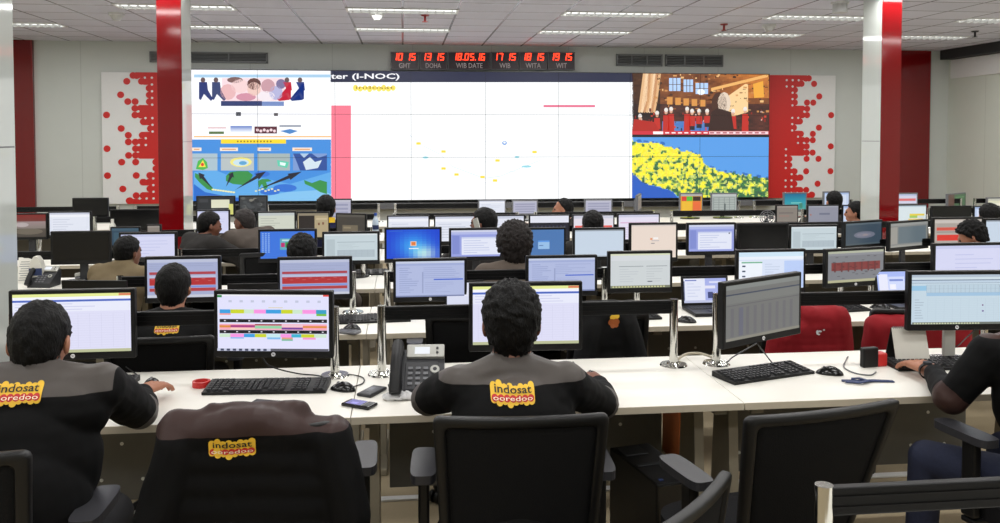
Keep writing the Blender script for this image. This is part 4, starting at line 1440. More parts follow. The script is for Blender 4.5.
# ------------------------------------------------------------ desk equipment
def keyboard(px, py, wpx, label, rz=0.0, depth=.15, z=ZD, w_=None):
    c = atZ(px, py, z)
    D = (c - CAM).dot(FWD)
    w_ = w_ or wpx * D / F
    t = thing('keyboard', label, 'keyboard', (c.x, c.y, z), rz, 'black computer keyboards')
    b = B()
    b.prism([(-depth / 2, .001), (depth / 2, .001), (depth / 2, .024), (-depth / 2, .012)], 'X', -w_ / 2, w_ / 2)
    b.build('body', 'black_plastic', t)
    b = B()
    ny, nx = 6, 21
    for j in range(ny):
        for i in range(nx):
            if i in (14, 18) or (j == 0 and i in (3, 10)) or (j == 5 and 4 <= i <= 8):
                continue
            x = -w_ / 2 + .012 + (i + .5) * (w_ - .024) / nx
            y = -depth / 2 + .012 + (j + .5) * (depth - .022) / ny
            y = -y if False else y
            zz = .012 + (y + depth / 2) / depth * .012
            ww, ll = (w_ - .024) / nx, (depth - .022) / ny
            b.box((x, y, zz + .003), (ww * .84, ll * .8, .007), taper=.85)
    yb = -depth / 2 + .012 + .5 * (depth - .022) / ny
    b.build('keys', 'key', t)
    return t


keyboard(268, 389, 120, 'black keyboard on the nearest desk under the timetable screen', R(-3.5))
keyboard(763.5, 375, 96, 'black keyboard in front of the sideways grey monitor', R(17), w_=.43)
keyboard(937, 366, 100, 'black keyboard under a typing hand, next to the tent calendar', R(-2), w_=.44)
keyboard(372, 320.5, 75, 'black keyboard on the second row behind the chrome post of the phone desk', R(4), w_=.42)
keyboard(622, 318.5, 84, 'black keyboard below the pale grey document monitor', R(6), w_=.42)
keyboard(832, 310.5, 76, 'black keyboard above the two red jackets', R(8), w_=.42)
keyboard(84, 386, 50, 'grey-black keyboard end at the hand of the worker by the column', R(-4), w_=.4)
keyboard(700, 273, 60, 'black keyboard of the third row beneath the lavender window monitor', R(5), w_=.4)
keyboard(893, 268, 50, 'black keyboard of the third row below the turned grey monitor', R(3), w_=.4)
keyboard(362, 274, 40, 'black keyboard of the third row under the pale teal document', R(3), w_=.38)
keyboard(605, 278, 40, 'black keyboard of the third row near the blank pale monitor', R(3), w_=.38)


def mouse(px, py, label, rz=0.0, s=1.0, z=ZD):
    c = atZ(px, py, z)
    t = thing('computer_mouse', label, 'mouse', (c.x, c.y, z), rz, 'black computer mice')
    b = B()
    n, m = 18, 8
    rings = []
    for j in range(m + 1):
        f = j / m
        r_ = math.cos(f * PI / 2) ** .55 if j < m else 0.02
        ring = []
        for k in range(n):
            a = 2 * PI * k / n
            x, y = .033 * math.cos(a) * r_, .058 * math.sin(a) * r_
            zz = .001 + .036 * f * (1 - .25 * (y / .058 + .3) ** 2)
            ring.append(b.bm.verts.new((x * s, y * s, zz * s)))
        rings.append(ring)
    for a, q in zip(rings, rings[1:]):
        for k in range(n):
            f = b.bm.faces.new((a[k], a[(k + 1) % n], q[(k + 1) % n], q[k]))
            f.smooth = True
    b.bm.faces.new(rings[-1])
    b.bm.faces.new(rings[0][::-1])
    b.build('shell', 'black_gloss', t)
    B().cyl((-.004 * s, .022 * s, .027 * s), (.004 * s, .022 * s, .027 * s), .006 * s, seg=12).build('scroll_wheel', 'grey_plastic', t)
    return t


mouse(343, 390, 'black mouse beside the keyboard under the timetable screen', R(60))
mouse(829.5, 374, 'black mouse beside the keyboard of the sideways monitor', R(60))
mouse(352, 330, 'black mouse on the second row near a silver phone', R(50))
mouse(686, 322, 'black mouse beside the open laptop of the second row', R(60))
mouse(880, 308.5, 'black mouse on the second row above the red jackets', R(60))
mouse(152, 386, 'black mouse under the hand of the worker by the column', R(20))
mouse(592, 379, 'black mouse under the hand of the spiky-haired worker', R(10))


def smartphone(px, py, label, rz, col='black_gloss', scr=(46, 44, 90), s=1.0, z=ZD):
    c = atZ(px, py, z)
    t = thing('mobile_phone', label, 'mobile phone', (c.x, c.y, z), rz, 'mobile phones on the desks')
    B().box((0, 0, .007), (.066 * s, .125 * s, .012), bev=.004).build('body', col, t)
    colour_mesh('screen', [rect(-.026 * s, -.02 * s, .026 * s, .048 * s, scr), rect(-.02 * s, .0, .0, .03 * s, tuple(min(255, q + 40) for q in scr))], lambda x, y: (x, y, .0135), 'screen', t, nrm=Vector((0, 0, 1)))
    b = B()
    for j in range(3):
        for i in range(4):
            b.box((-.021 * s + i * .014 * s, -.03 * s - j * .009 * s, .0136), (.011 * s, .006 * s, .002))
    b.build('keypad', 'grey_plastic', t)


smartphone(372, 393, 'grey keypad phone lying upper of the two beside the desk phone', R(-30), 'dark_grey_plastic', (40, 42, 54))
smartphone(359.5, 406, 'black phone with violet-lit screen, lower of the two beside the desk phone', R(58), 'black_gloss', (92, 88, 170))
smartphone(348, 333, 'silver phone on the second row beside a mouse', R(60), 'grey_plastic', (60, 62, 66))
smartphone(267, 405.5, 'dark phone lying against the black draped jacket', R(70), 'dark_grey_plastic', (30, 28, 30))

# desk phone


def desk_phone(px, py, label, rz, s=1.0, z=ZD, tilt=38):
    c = atZ(px, py, z)
    t = thing('desk_phone', label, 'desk phone', (c.x, c.y, z), rz, 'desk phones')
    rx = Matrix.Rotation(R(tilt), 3, 'X')

    def P(x, y, h):   # a point on the sloping face
        return Vector((0, -.085 * s, .03 * s)) + rx @ Vector((x * s, y * s, h * s))
    b = B()
    b.prism([(-.10 * s, .001), (.075 * s, .001), (.085 * s, .135 * s), (.06 * s, .15 * s), (-.095 * s, .035 * s)], 'X', -.10 * s, .10 * s)
    b.build('base', 'dark_grey_plastic', t)
    b = B()
    b.box(P(.012, .06, .006), (.13 * s, .13 * s, .012 * s), rot=rx, bev=.003)
    b.build('face_plate', 'dark_grey_plastic', t)
    d = B().box(P(.025, .172, .012), (.15 * s, .062 * s, .02 * s), rot=rx, bev=.004).build('display_housing', 'silver', t)
    colour_mesh('display', [([(-.03, -.02), (.03, -.02), (.03, .014), (-.03, .014)], (236, 240, 246))], lambda x, y: P(x + .012, y + .174, .0228), 'screen', d)
    q = B()
    for yy in (.16, .182):
        q.cyl(P(.072, yy, .022), P(.072, yy, .026), .005 * s, seg=10)
    q.build('display_button', 'dark_grey_plastic', d)
    b = B()
    for j in range(4):
        for i in range(3):
            b.box(P(-.032 + i * .03, .018 + j * .024, .014), (.019 * s, .013 * s, .008 * s), rot=rx, bev=.002)
    b.build('keypad', 'grey_plastic', t)
    b = B()
    b.cyl(P(.064, .085, .012), P(.064, .085, .018), .018 * s, seg=18)
    b.cyl(P(.064, .085, .018), P(.064, .085, .0195), .008 * s, seg=14, mi=1)
    b.build('navigation_key', ['silver', 'dark_grey_plastic'], t)
    # handset lying along the side
    b = B()
    pts = [P(-.085, -.035 + .235 * k / 12, .028 + .030 * math.sin(PI * k / 12)) for k in range(13)]
    b.tube(pts, .0225 * s, 14)
    b.box(P(-.085, -.0, .025), (.05 * s, .052 * s, .03 * s), rot=rx, bev=.01)
    b.box(P(-.085, .175, .025), (.05 * s, .052 * s, .03 * s), rot=rx, bev=.01)
    b.build('handset', 'black_plastic', t)
    b = B()
    pts = []
    for k in range(60):
        f = k / 59
        base = P(-.085, -.03, .02).lerp(Vector((-.12 * s, .03 * s, .02)), f)
        pts.append(base + Vector((.006 * math.cos(k * 1.6), 0, .006 * math.sin(k * 1.6) - .012 * math.sin(PI * f))))
    b.tube(pts, .002, 5)
    b.build('coiled_cord', 'cable', t)
    return t


desk_phone(419, 391, 'grey desk phone with lit silver display, handset cradled, beside the spiky-haired worker', R(-4), 1.02)
desk_phone(45, 286, 'grey desk phone with pale display on the third row near the white column', R(-10), .78)

# clear crumpled wrap under the phone
c = atZ(404, 396, ZD)
b = B()
b.ell((0, 0, .012), (.085, .04, .018), seg=40, rings=20)
for v in b.bm.verts:
    v.co += Vector((noise.noise(v.co * 40) * .012, noise.noise(v.co * 37 + Vector((3, 0, 0))) * .012, noise.noise(v.co * 50 + Vector((0, 7, 0))) * .012))
    v.co.z = max(v.co.z, .001)
for f in b.bm.faces:
    f.smooth = False
tag(b.build('plastic_wrap', 'wrap', loc=(c.x, c.y - .03, ZD)), 'crumpled clear plastic wrap lying against the foot of the desk phone', 'plastic wrap')

# red tape roll
c = atZ(201.5, 386.5, ZD)
b = B()
n = 28
for (ra, rb) in ((.036, .026),):
    ro, ri = [], []
    for k in range(n):
        a = 2 * PI * k / n
        q = (math.cos(a), math.sin(a))
        ro.append((b.bm.verts.new((q[0] * ra, q[1] * ra, .001)), b.bm.verts.new((q[0] * ra, q[1] * ra, .024))))
        ri.append((b.bm.verts.new((q[0] * rb, q[1] * rb, .001)), b.bm.verts.new((q[0] * rb, q[1] * rb, .024))))
    for k in range(n):
        m = (k + 1) % n
        for vs in ((ro[k][0], ro[m][0], ro[m][1], ro[k][1]), (ri[m][0], ri[k][0], ri[k][1], ri[m][1]), (ro[k][1], ro[m][1], ri[m][1], ri[k][1]), (ro[m][0], ro[k][0], ri[k][0], ri[m][0])):
            b.bm.faces.new(vs)
tag(b.build('tape_roll', 'tape_red', loc=(c.x, c.y, ZD)), 'small red roll of tape on the nearest desk beside the keyboard', 'tape roll')

# navy lanyard with a card
c = atZ(868, 382.5, ZD)
t = thing('lanyard', 'folded navy blue lanyard ribbon lying near the desk edge', 'lanyard', (c.x, c.y, ZD))


def ribbon(b, pts, w_, h_=.004):
    pts = [Vector(p) for p in pts]
    L, Rr = [], []
    for i, p in enumerate(pts):
        tn = (pts[min(i + 1, len(pts) - 1)] - pts[max(i - 1, 0)])
        n_ = Vector((-tn.y, tn.x, 0)).normalized() * w_ / 2
        L.append([b.bm.verts.new(p + n_ + Vector((0, 0, zz))) for zz in (0, h_)])
        Rr.append([b.bm.verts.new(p - n_ + Vector((0, 0, zz))) for zz in (0, h_)])
    for i in range(len(pts) - 1):
        for vs in ((L[i][1], Rr[i][1], Rr[i + 1][1], L[i + 1][1]), (L[i][0], L[i + 1][0], Rr[i + 1][0], Rr[i][0]), (L[i][0], L[i][1], L[i + 1][1], L[i + 1][0]), (Rr[i][0], Rr[i + 1][0], Rr[i + 1][1], Rr[i][1])):
            b.bm.faces.new(vs)


b = B()
ribbon(b, [(-.10, .03, .001), (-.06, .012, .004), (-.02, .0, .006), (.03, .006, .004), (.11, -.006, .001)], .024)
ribbon(b, [(-.055, .035, .006), (-.03, .02, .012), (-.012, -.02, .012), (-.05, -.028, .008), (-.10, .0, .006)], .02)
b.build('ribbon', 'navy', t)
B().box((-.075, -.012, .002), (.06, .035, .002), rot=R(-30)).build('card', 'paper', t)

# external drive and its cable
c = atZ(869, 367, ZD)
t = thing('external_drive', 'small black external drive box standing beside the tent calendar', 'external drive', (c.x, c.y, ZD), R(8))
B().box((0, 0, .045), (.078, .03, .088), bev=.006).build('case', 'black_plastic', t)
B().box((.062, .012, .03), (.05, .05, .06), bev=.006).build('sleeve', 'tape_red', t)


def cable(name, pts, label, r=.0028, m='cable', z=None, cat='cable'):
    """smooth cable through world points"""
    P = [Vector(p) for p in pts]
    out = []
    P = [P[0]] + P + [P[-1]]
    for i in range(1, len(P) - 2):
        for k in range(8):
            u = k / 8
            a, b_, c_, d = P[i - 1], P[i], P[i + 1], P[i + 2]
            out.append(.5 * ((2 * b_) + (c_ - a) * u + (2 * a - 5 * b_ + 4 * c_ - d) * u * u + (3 * b_ - a - 3 * c_ + d) * u ** 3))
    out.append(P[-2])
    return tag(B().tube(out, r, 7).build(name, m), label, cat, 'cables on the desks')


def dz(px, py, h=.004):
    p = atZ(px, py, ZD)
    return (p.x, p.y, ZD + h)


cable('data_cable', [dz(876, 373), dz(870, 376), dz(855, 374), dz(844, 368), dz(846, 361), dz(848, 357.5)], 'grey cable curling on the desk from the external drive', .003, 'grey_plastic')
cable('power_cable', [dz(676, 363, .01), (atY(686, 359, YF[0] + .66).x, YF[0] + .66, ZD + .02), (atY(700, 357, YF[0] + .66).x, YF[0] + .66, ZD + .022), dz(716, 361, .01)], 'off-white cable running between the two chrome posts', .006, 'cable_white')
cable('monitor_cable', [atY(757, 343, MY[0] - .05), atY(745, 350, MY[0] + .02), atY(733, 357, MY[0] + .02), dz(727, 364, .006), dz(722, 368, .006)], 'grey cable hanging from the sideways grey monitor to the post', .003, 'grey_plastic')
cable('monitor_cable', [atY(757, 343, MY[0] - .05), atY(763, 351, MY[0] + .02), dz(768, 362, .02), dz(772, 364, .006)], 'thin black cable from the sideways monitor towards its keyboard', .003)
cable('keyboard_cable', [dz(325, 383, .01), dz(330, 378), dz(345, 375), dz(362, 378), dz(363, 384), dz(352, 388)], 'thin black cable looping behind the mouse at the timetable screen', .0025)
cable('monitor_cable', [atY(262, 356, MY[0] + .08), atY(270, 366, MY[0] + .05), dz(296, 375.5, .01), dz(318, 377, .006), dz(326, 380, .005)], 'black cables dangling below the timetable screen', .003)
cable('mouse_cable', [dz(139, 377), dz(132, 372), dz(126, 369, .01)], 'thin mouse cable behind the hand of the worker by the column', .0025)
cable('mouse_cable', [dz(584, 373), dz(578, 368), dz(573, 364, .01)], 'thin mouse cable behind the hand of the spiky-haired worker', .0025)
cable('monitor_cable', [atY(975, 330, MY[0] - .05), atY(966, 338, MY[0] + .06), dz(957, 348, .01), dz(944, 351, .005)], 'black cable at the foot of the big pale blue spreadsheet monitor', .003)
cable('monitor_cable', [dz(967, 349, .006), dz(978, 352), dz(986, 358), dz(992, 363)], 'grey cable running to the picture edge beside the typing keyboard', .003, 'grey_plastic')

# tent calendar
c = atZ(906, 362, ZD)
t = thing('tent_calendar', 'white tent calendar standing open beneath the big pale blue spreadsheet', 'desk calendar', (c.x, c.y, ZD), R(-4))
a = atZ(891, 361, ZD)
hh = .158
ins = t.matrix_basis.inverted()


def loc_(v):
    return Matrix.Rotation(-R(-4), 3, 'Z') @ (Vector(v) - Vector((c.x, c.y, ZD)))


b = B()
wl, wr = -.070, .085
b.prism([(-.055, .001), (-.049, .001), (.003, hh), (-.003, hh)], 'X', wl, wr)
b.build('front_leaf', 'cal_grey', t)
b = B()
b.prism([(.055, .001), (.061, .001), (.007, hh), (.001, hh)], 'X', wl, wr)
b.build('back_leaf', 'black_plastic', t)
b = B()
for k in range(16):
    x = wl + .008 + k * (wr - wl - .016) / 15
    b.tube([(x, .006 * math.cos(q * PI / 3), hh + .006 * math.sin(q * PI / 3)) for q in range(7)], .0012, 5)
b.build('binding', 'grey_plastic', t)


# laptops
def laptop(x0, x1, yt, yb, Y, kind, label, rz=0.0, lid_only=False, tilt=8, sd=1):
    a, c_, e = atY(x0, yt, Y), atY(x1, yt, Y), atY(x0, yb, Y)
    w_ = c_.x - a.x
    h_ = max(.18, a.z - ZD)
    t = thing('laptop', label, 'laptop', ((a.x + c_.x) / 2, Y, ZD), rz, 'laptops on the second row')
    B().box((0, -.12, .011), (w_, .24, .02), bev=.004).build('base', 'black_plastic', t)
    b = B()
    for j in range(5):
        for i in range(13):
            b.box((-w_ / 2 + .03 + i * (w_ - .06) / 12, -.03 - j * .02, .0225), ((w_ - .06) / 14, .015, .003))
    b.build('keys', 'key', t)
    rx = Matrix.Rotation(R(-tilt), 3, 'X')
    ld = B().box(rx @ Vector((0, 0, h_ / 2)) + Vector((0, 0, .012)), (w_, .012, h_), rot=rx, bev=.003).build('lid', 'black_plastic', t)
    bz = .014
    colour_mesh('screen', screen_polys(kind, sd, -w_ / 2 + bz, h_ - bz, w_ - 2 * bz, h_ - 2.6 * bz), lambda x, z: rx @ Vector((x, -.0068, z)) + Vector((0, 0, .012)), 'screen', ld, eps=.00022)
    B().box((0, -.165, .0222), (.08, .05, .002)).build('touchpad', 'dark_grey_plastic', t)


laptop(682, 729, 281, 312, MY[1] - .02, 'laptop_mail', 'open laptop with mail window on the second row next to the chrome posts')
laptop(444.5, 484, 287, 305, MY[1] + .0, 'small_white', 'small open laptop with a white page beside the spiky-haired head', tilt=4)
laptop(877, 911.5, 272, 290, MY[1] + .02, 'blue_form', 'open laptop with a blue form beneath the tilted dim monitor', tilt=12)
laptop(62, 131, 282, 300, MY[1] - .1, 'off_dim', 'dark laptop lid peeping above the spreadsheet monitor by the white column', rz=R(172), tilt=6)
laptop(228, 279, 285, 300, MY[1] + .0, 'off_dim', 'dark laptop lid peeping above the timetable screen', rz=R(180), tilt=6)
# ------------------------------------------------------------------- chairs
def chair(x, y, rz, label, zs=.50, zt=1.0, wt=.50, wb=.43, recl=.10, arms=True, group='black mesh office chairs', full=True, armz=.745, armx=.285):
    """office chair, sitter faces local +Y; back panel at -Y"""
    t = thing('office_chair', label, 'chair', (x, y, 0), rz, group)
    # seat
    b = B()
    n = 28
    pts = []
    for k in range(n):
        a = 2 * PI * k / n
        ca_, sa = math.cos(a), math.sin(a)
        pts.append((.25 * math.copysign(abs(ca_) ** .5, ca_), .02 + .24 * math.copysign(abs(sa) ** .5, sa)))
    b.prism(pts, 'Z', zs - .07, zs)
    b.ell((0, .02, zs), (.235, .225, .025), seg=24, rings=8)
    b.build('seat', 'seat_cloth', t)
    # back: framed mesh, slightly reclined and curved
    z0, z1 = zs + .04, zt

    def bp(u, v, off=0.0):   # u -1..1, v 0..1
        w_ = wb + (wt - wb) * v
        return Vector((u * w_ / 2, -.23 - recl * v - .035 * (1 - u * u) * (1 - .3 * v) + .02 + off, z0 + (z1 - z0) * v))
    b = B()
    nu, nv = 14, 10

    def shell(b, us, vs, t0, t1):
        g0 = [[b.bm.verts.new(bp(u, v, t0)) for u in us] for v in vs]
        g1 = [[b.bm.verts.new(bp(u, v, t1)) for u in us] for v in vs]
        m_, n_ = len(vs), len(us)
        for i in range(m_ - 1):
            for j in range(n_ - 1):
                b.bm.faces.new((g0[i][j], g0[i][j + 1], g0[i + 1][j + 1], g0[i + 1][j])).smooth = True
                b.bm.faces.new((g1[i][j + 1], g1[i][j], g1[i + 1][j], g1[i + 1][j + 1])).smooth = True
        for i in range(m_ - 1):
            b.bm.faces.new((g0[i + 1][0], g1[i + 1][0], g1[i][0], g0[i][0]))
            b.bm.faces.new((g0[i][-1], g1[i][-1], g1[i + 1][-1], g0[i + 1][-1]))
        for j in range(n_ - 1):
            b.bm.faces.new((g0[0][j], g1[0][j], g1[0][j + 1], g0[0][j + 1]))
            b.bm.faces.new((g0[-1][j + 1], g1[-1][j + 1], g1[-1][j], g0[-1][j]))
    us = [-.9 + 1.8 * k / nu for k in range(nu + 1)]
    vs = [.04 + .93 * k / nv for k in range(nv + 1)]
    shell(b, us, vs, -.004, .004)
    b.build('mesh_back', 'mesh_cloth', t)
    b = B()
    ru, rv = .022 / (wt / 2), .022 / (z1 - z0)
    loop = []
    for cx_, cy_, a0 in ((1 - ru, 1 - rv, 0), (-1 + ru, 1 - rv, 90), (-1 + ru, rv, 180), (1 - ru, rv, 270)):
        for k in range(6):
            a = R(a0 + 18 * k)
            loop.append((cx_ + ru * math.cos(a), cy_ + rv * math.sin(a)))
    full_ = []
    for i, p in enumerate(loop):
        q = loop[(i + 1) % len(loop)]
        full_.append(p)
        if abs(p[0] - q[0]) > .5 or abs(p[1] - q[1]) > .5:
            full_ += [(p[0] + (q[0] - p[0]) * k / 10, p[1] + (q[1] - p[1]) * k / 10) for k in range(1, 10)]
    prof = [(.0, -.010), (.005, -.016), (.027, -.015), (.033, -.009), (.033, .009), (.027, .015), (.005, .016), (.0, .010)]
    rings = []
    for u, v in full_:
        ring = []
        for ins, off in prof:
            uu = u * (1 - ins / (wt / 2))
            vv = .5 + (v - .5) * (1 - 2 * ins / (z1 - z0))
            ring.append(b.bm.verts.new(bp(uu, vv, off)))
        rings.append(ring)
    for r0_, r1_ in zip(rings, rings[1:] + rings[:1]):
        for k in range(8):
            b.bm.faces.new((r0_[k], r1_[k], r1_[(k + 1) % 8], r0_[(k + 1) % 8])).smooth = True
    b.build('back_frame', 'chair_plastic', t)
    b = B()
    b.box((0, -.235 - .012, zs + .04), (.09, .03, .26), bev=.008)
    b.box((0, -.12, zs - .085), (.1, .26, .03), bev=.008)
    b.box((0, 0, zs - .09), (.2, .2, .04), bev=.01)
    b.build('back_support', 'chair_plastic', t)
    if arms:
        for s in (-1, 1):
            b = B()
            b.box((s * armx, .03, (zs - .06 + armz - .03) / 2), (.035, .06, armz - .03 - zs + .06), bev=.008)
            b.box((s * .21, .03, zs - .075), (.18, .06, .02), bev=.006)
            ar = b.build('armrest', 'chair_plastic', t)
            b = B()
            pts = []
            for k in range(24):
                a = 2 * PI * k / 24
                ca_, sa = math.cos(a), math.sin(a)
                pts.append((s * armx + .042 * math.copysign(abs(ca_) ** .45, ca_), .06 + .125 * math.copysign(abs(sa) ** .45, sa)))
            b.prism(pts, 'Z', armz - .028, armz)
            b.build('arm_pad', 'pad', ar)
    b = B()
    b.cyl((0, 0, .10), (0, 0, zs - .09), .027, .027, 14).cyl((0, 0, .09), (0, 0, .26), .036, .036, 14)
    b.build('gas_lift', 'black_plastic', t)
    b = B()
    for k in range(5):
        a = 2 * PI * k / 5 + .3
        d = Vector((math.cos(a), math.sin(a), 0))
        b.cyl(d * .03 + Vector((0, 0, .105)), d * .30 + Vector((0, 0, .075)), .026, .016, 10)
    b.build('star_base', 'black_plastic', t)
    for k in range(5):
        a = 2 * PI * k / 5 + .3
        d = Vector((math.cos(a), math.sin(a), 0))
        e = Vector((-d.y, d.x, 0))
        c = d * .30 + Vector((0, 0, .03))
        b = B()
        for s in (-1, 1):
            b.cyl(c + e * (s * .008), c + e * (s * .026), .03, .03, 16)
        b.cyl(c + Vector((0, 0, .0)), c + Vector((0, 0, .05)), .008, .008, 8)
        b.build('caster', 'black_plastic', t)
    return t


# ------------------------------------------------------------------ remesh
def remesh(bm, voxel, smooth=4):
    me = bpy.data.meshes.new('tmp')
    bm.to_mesh(me)
    bm.free()
    o = bpy.data.objects.new('tmp', me)
    COL.objects.link(o)
    m = o.modifiers.new('r', 'REMESH')
    m.mode = 'VOXEL'
    m.voxel_size = voxel
    m.use_smooth_shade = True
    if smooth:
        s = o.modifiers.new('s', 'SMOOTH')
        s.factor = .5
        s.iterations = smooth
    dg = bpy.context.evaluated_depsgraph_get()
    out = bpy.data.meshes.new_from_object(o.evaluated_get(dg))
    bpy.data.objects.remove(o)
    bpy.data.meshes.remove(me)
    out.materials.clear()
    for p in out.polygons:
        p.use_smooth = True
    return out


def folds(me, amp, f=(9, 9, 12), seed=0.0):
    ns = [v.normal.copy() for v in me.vertices]
    out = []
    for v, n_ in zip(me.vertices, ns):
        p = Vector((v.co.x * f[0], v.co.y * f[1], v.co.z * f[2] + seed))
        k = noise.noise(p) + .5 * noise.noise(p * 2.1)
        out.extend(v.co + n_ * (k * amp))
    me.vertices.foreach_set('co', out)
    me.update()


def tree_of(me):
    return BVHTree.FromPolygons([v.co[:] for v in me.vertices], [p.vertices[:] for p in me.polygons])


def logo(me, cx, zc, w_, parent, name='back_logo', partial=None, dirn=Vector((0, 1, 0)), top_only=False):
    """two-line round-blob emblem laid on the back of a garment mesh"""
    bv = tree_of(me)
    b = B()
    h_ = w_ * .5

    def put(pts, mi, lay):
        tb = bmesh.new()
        tb.faces.new([tb.verts.new((u, v, 0)) for u, v in pts])
        bmesh.ops.triangulate(tb, faces=tb.faces[:])
        if mi < 2:
            bmesh.ops.subdivide_edges(tb, edges=[e for e in tb.edges if e.calc_length() > .12], cuts=3, use_grid_fill=True)
            bmesh.ops.triangulate(tb, faces=tb.faces[:])
        vm = {}
        for v in tb.verts:
            o = Vector((cx + v.co.x * w_, 0, zc + v.co.y * h_)) - dirn * 2.0
            hit, nrm, _, _ = bv.ray_cast(o, dirn)
            if hit is not None:
                n_ = nrm if nrm.dot(dirn) < 0 else -nrm
                vm[v] = b.bm.verts.new(hit + (n_ * .5 - dirn * .5) * (.0035 + .0016 * lay))
        for f in tb.faces:
            if all(v in vm for v in f.verts):
                b.bm.faces.new([vm[v] for v in f.verts]).material_index = mi
        tb.free()

    def stad(u, v0, v1, r, n=8):
        ru, rv = r, r * w_ / h_
        return [(u + ru * math.cos(PI * k / n), v1 - rv + rv * math.sin(PI * k / n)) for k in range(n + 1)] + [(u - ru * math.cos(PI * k / n), v0 + rv - rv * math.sin(PI * k / n)) for k in range(n + 1)]
    tops = [.42, .50, .40, .44, .36, .44, .40, .48]
    bots = [-.34, -.44, -.38, -.50, -.40, -.36, -.42, -.40]
    for i in range(8):
        u = -.44 + i * .88 / 7
        put(stad(u, bots[i], tops[i], .078), 0, 0)
    put([(-.44, -.3), (.44, -.3), (.44, .34), (-.44, .34)], 0, 0.5)
    if not top_only:
        for i in range(7):
            u = -.42 + i * .84 / 6
            put([(u + .078 * math.cos(2 * PI * k / 16), -.13 + .15 * math.sin(2 * PI * k / 16)) for k in range(16)], 1, 1)
    for ps in text_in('indosat', -.42, .07, .44, .36, .012):
        put(ps, 2, 2)
    if not top_only:
        for ps in text_in('ooredoo', -.46, -.22, .46, -.03, .0):
            put(ps, 3, 2)
    return b.build(name, ['logo_yellow', 'logo_red', 'logo_black', 'logo_pale'], parent)


def on_mesh(o, root, px, py):
    inv = root.matrix_basis.inverted() if root.matrix_basis else None
    m = Matrix.Translation(root.location) @ root.rotation_euler.to_matrix().to_4x4()
    inv = m.inverted()
    a = inv @ CAM
    d = (inv.to_3x3() @ ray(px, py)).normalized()
    hit = tree_of(o.data).ray_cast(a, d)[0]
    return hit if hit is not None else a + d * 2.5


# ------------------------------------------------------------------- people
def head_prims(b, M, s):
    """skull, face, ears; M places head space (facing +Y, centre of head)"""
    def E(c, r, rot=None):
        b.ell(M @ (Vector(c) * s), [q * s for q in r], rot=(M.to_3x3() @ rot) if rot is not None else M.to_3x3(), seg=20, rings=14)
    E((0, -.012, .032), (.073, .093, .085))
    E((0, .026, -.02), (.062, .068, .082))
    E((0, .036, -.078), (.046, .05, .036))
    E((0, .086, .022), (.046, .016, .011))
    b.cap(M @ (Vector((0, .094, .012)) * s), M @ (Vector((0, .110, -.026)) * s), .008 * s, .0135 * s, 10)
    E((0, .090, -.060), (.024, .012, .006))
    E((0, .088, -.070), (.021, .011, .006))
    for q in (-1, 1):
        E((q * .078, -.012, -.012), (.010, .021, .032), Matrix.Rotation(R(q * 18), 3, 'Z'))
        E((q * .036, .055, -.024), (.026, .028, .03))


def hair_mesh(M, s, big=0.0, amp=.004, seed=0.0, nape=-.115, side=-.03, front=.07, freq=22):
    bm = bmesh.new()
    nu, nv = 72, 48
    cen = Vector((0, -.012, .030))
    rad = Vector((.083 + big, .103 + big, .095 + big))
    rows = []
    for j in range(nv + 1):
        ph = PI * j / nv
        row = []
        for i in range(nu):
            th = 2 * PI * i / nu
            d = Vector((math.sin(ph) * math.cos(th), math.sin(ph) * math.sin(th), math.cos(ph)))
            zf = 1.0 if d.z > 0 else 1.0 + .62 * min(1, max(0, .35 - d.y))
            p = Vector((d.x * rad.x, d.y * rad.y, d.z * rad.z * zf)) + cen
            yn = d.y
            kn = [(-1, nape), (-.35, nape + .01), (-.02, side), (.3, side + .035), (.55, front - .02), (1, front)]
            zh = kn[-1][1]
            for (a, za), (c, zc_) in zip(kn, kn[1:]):
                if a <= yn <= c:
                    zh = za + (zc_ - za) * (yn - a) / (c - a)
                    break
            f = max(0, min(1, (p.z - zh) / .016 + .5))
            k = noise.noise(d * freq * .25 + Vector((seed, 0, 0))) * 1.2 + noise.noise(d * freq + Vector((0, seed, 0))) * .8
            r_ = (.80 + .20 * f) + f * k * amp / .09
            q = Vector((d.x * rad.x * r_, d.y * rad.y * r_, d.z * rad.z * zf * r_)) + cen
            row.append(bm.verts.new(M @ (q * s)))
        rows.append(row)
    for j in range(nv):
        for i in range(nu):
            m = (i + 1) % nu
            f = bm.faces.new((rows[j][i], rows[j + 1][i], rows[j + 1][m], rows[j][m]))
            f.smooth = True
    bmesh.ops.remove_doubles(bm, verts=bm.verts[:], dist=1e-5)
    bmesh.ops.recalc_face_normals(bm, faces=bm.faces[:])
    me = bpy.data.meshes.new('hair')
    bm.to_mesh(me)
    bm.free()
    return me


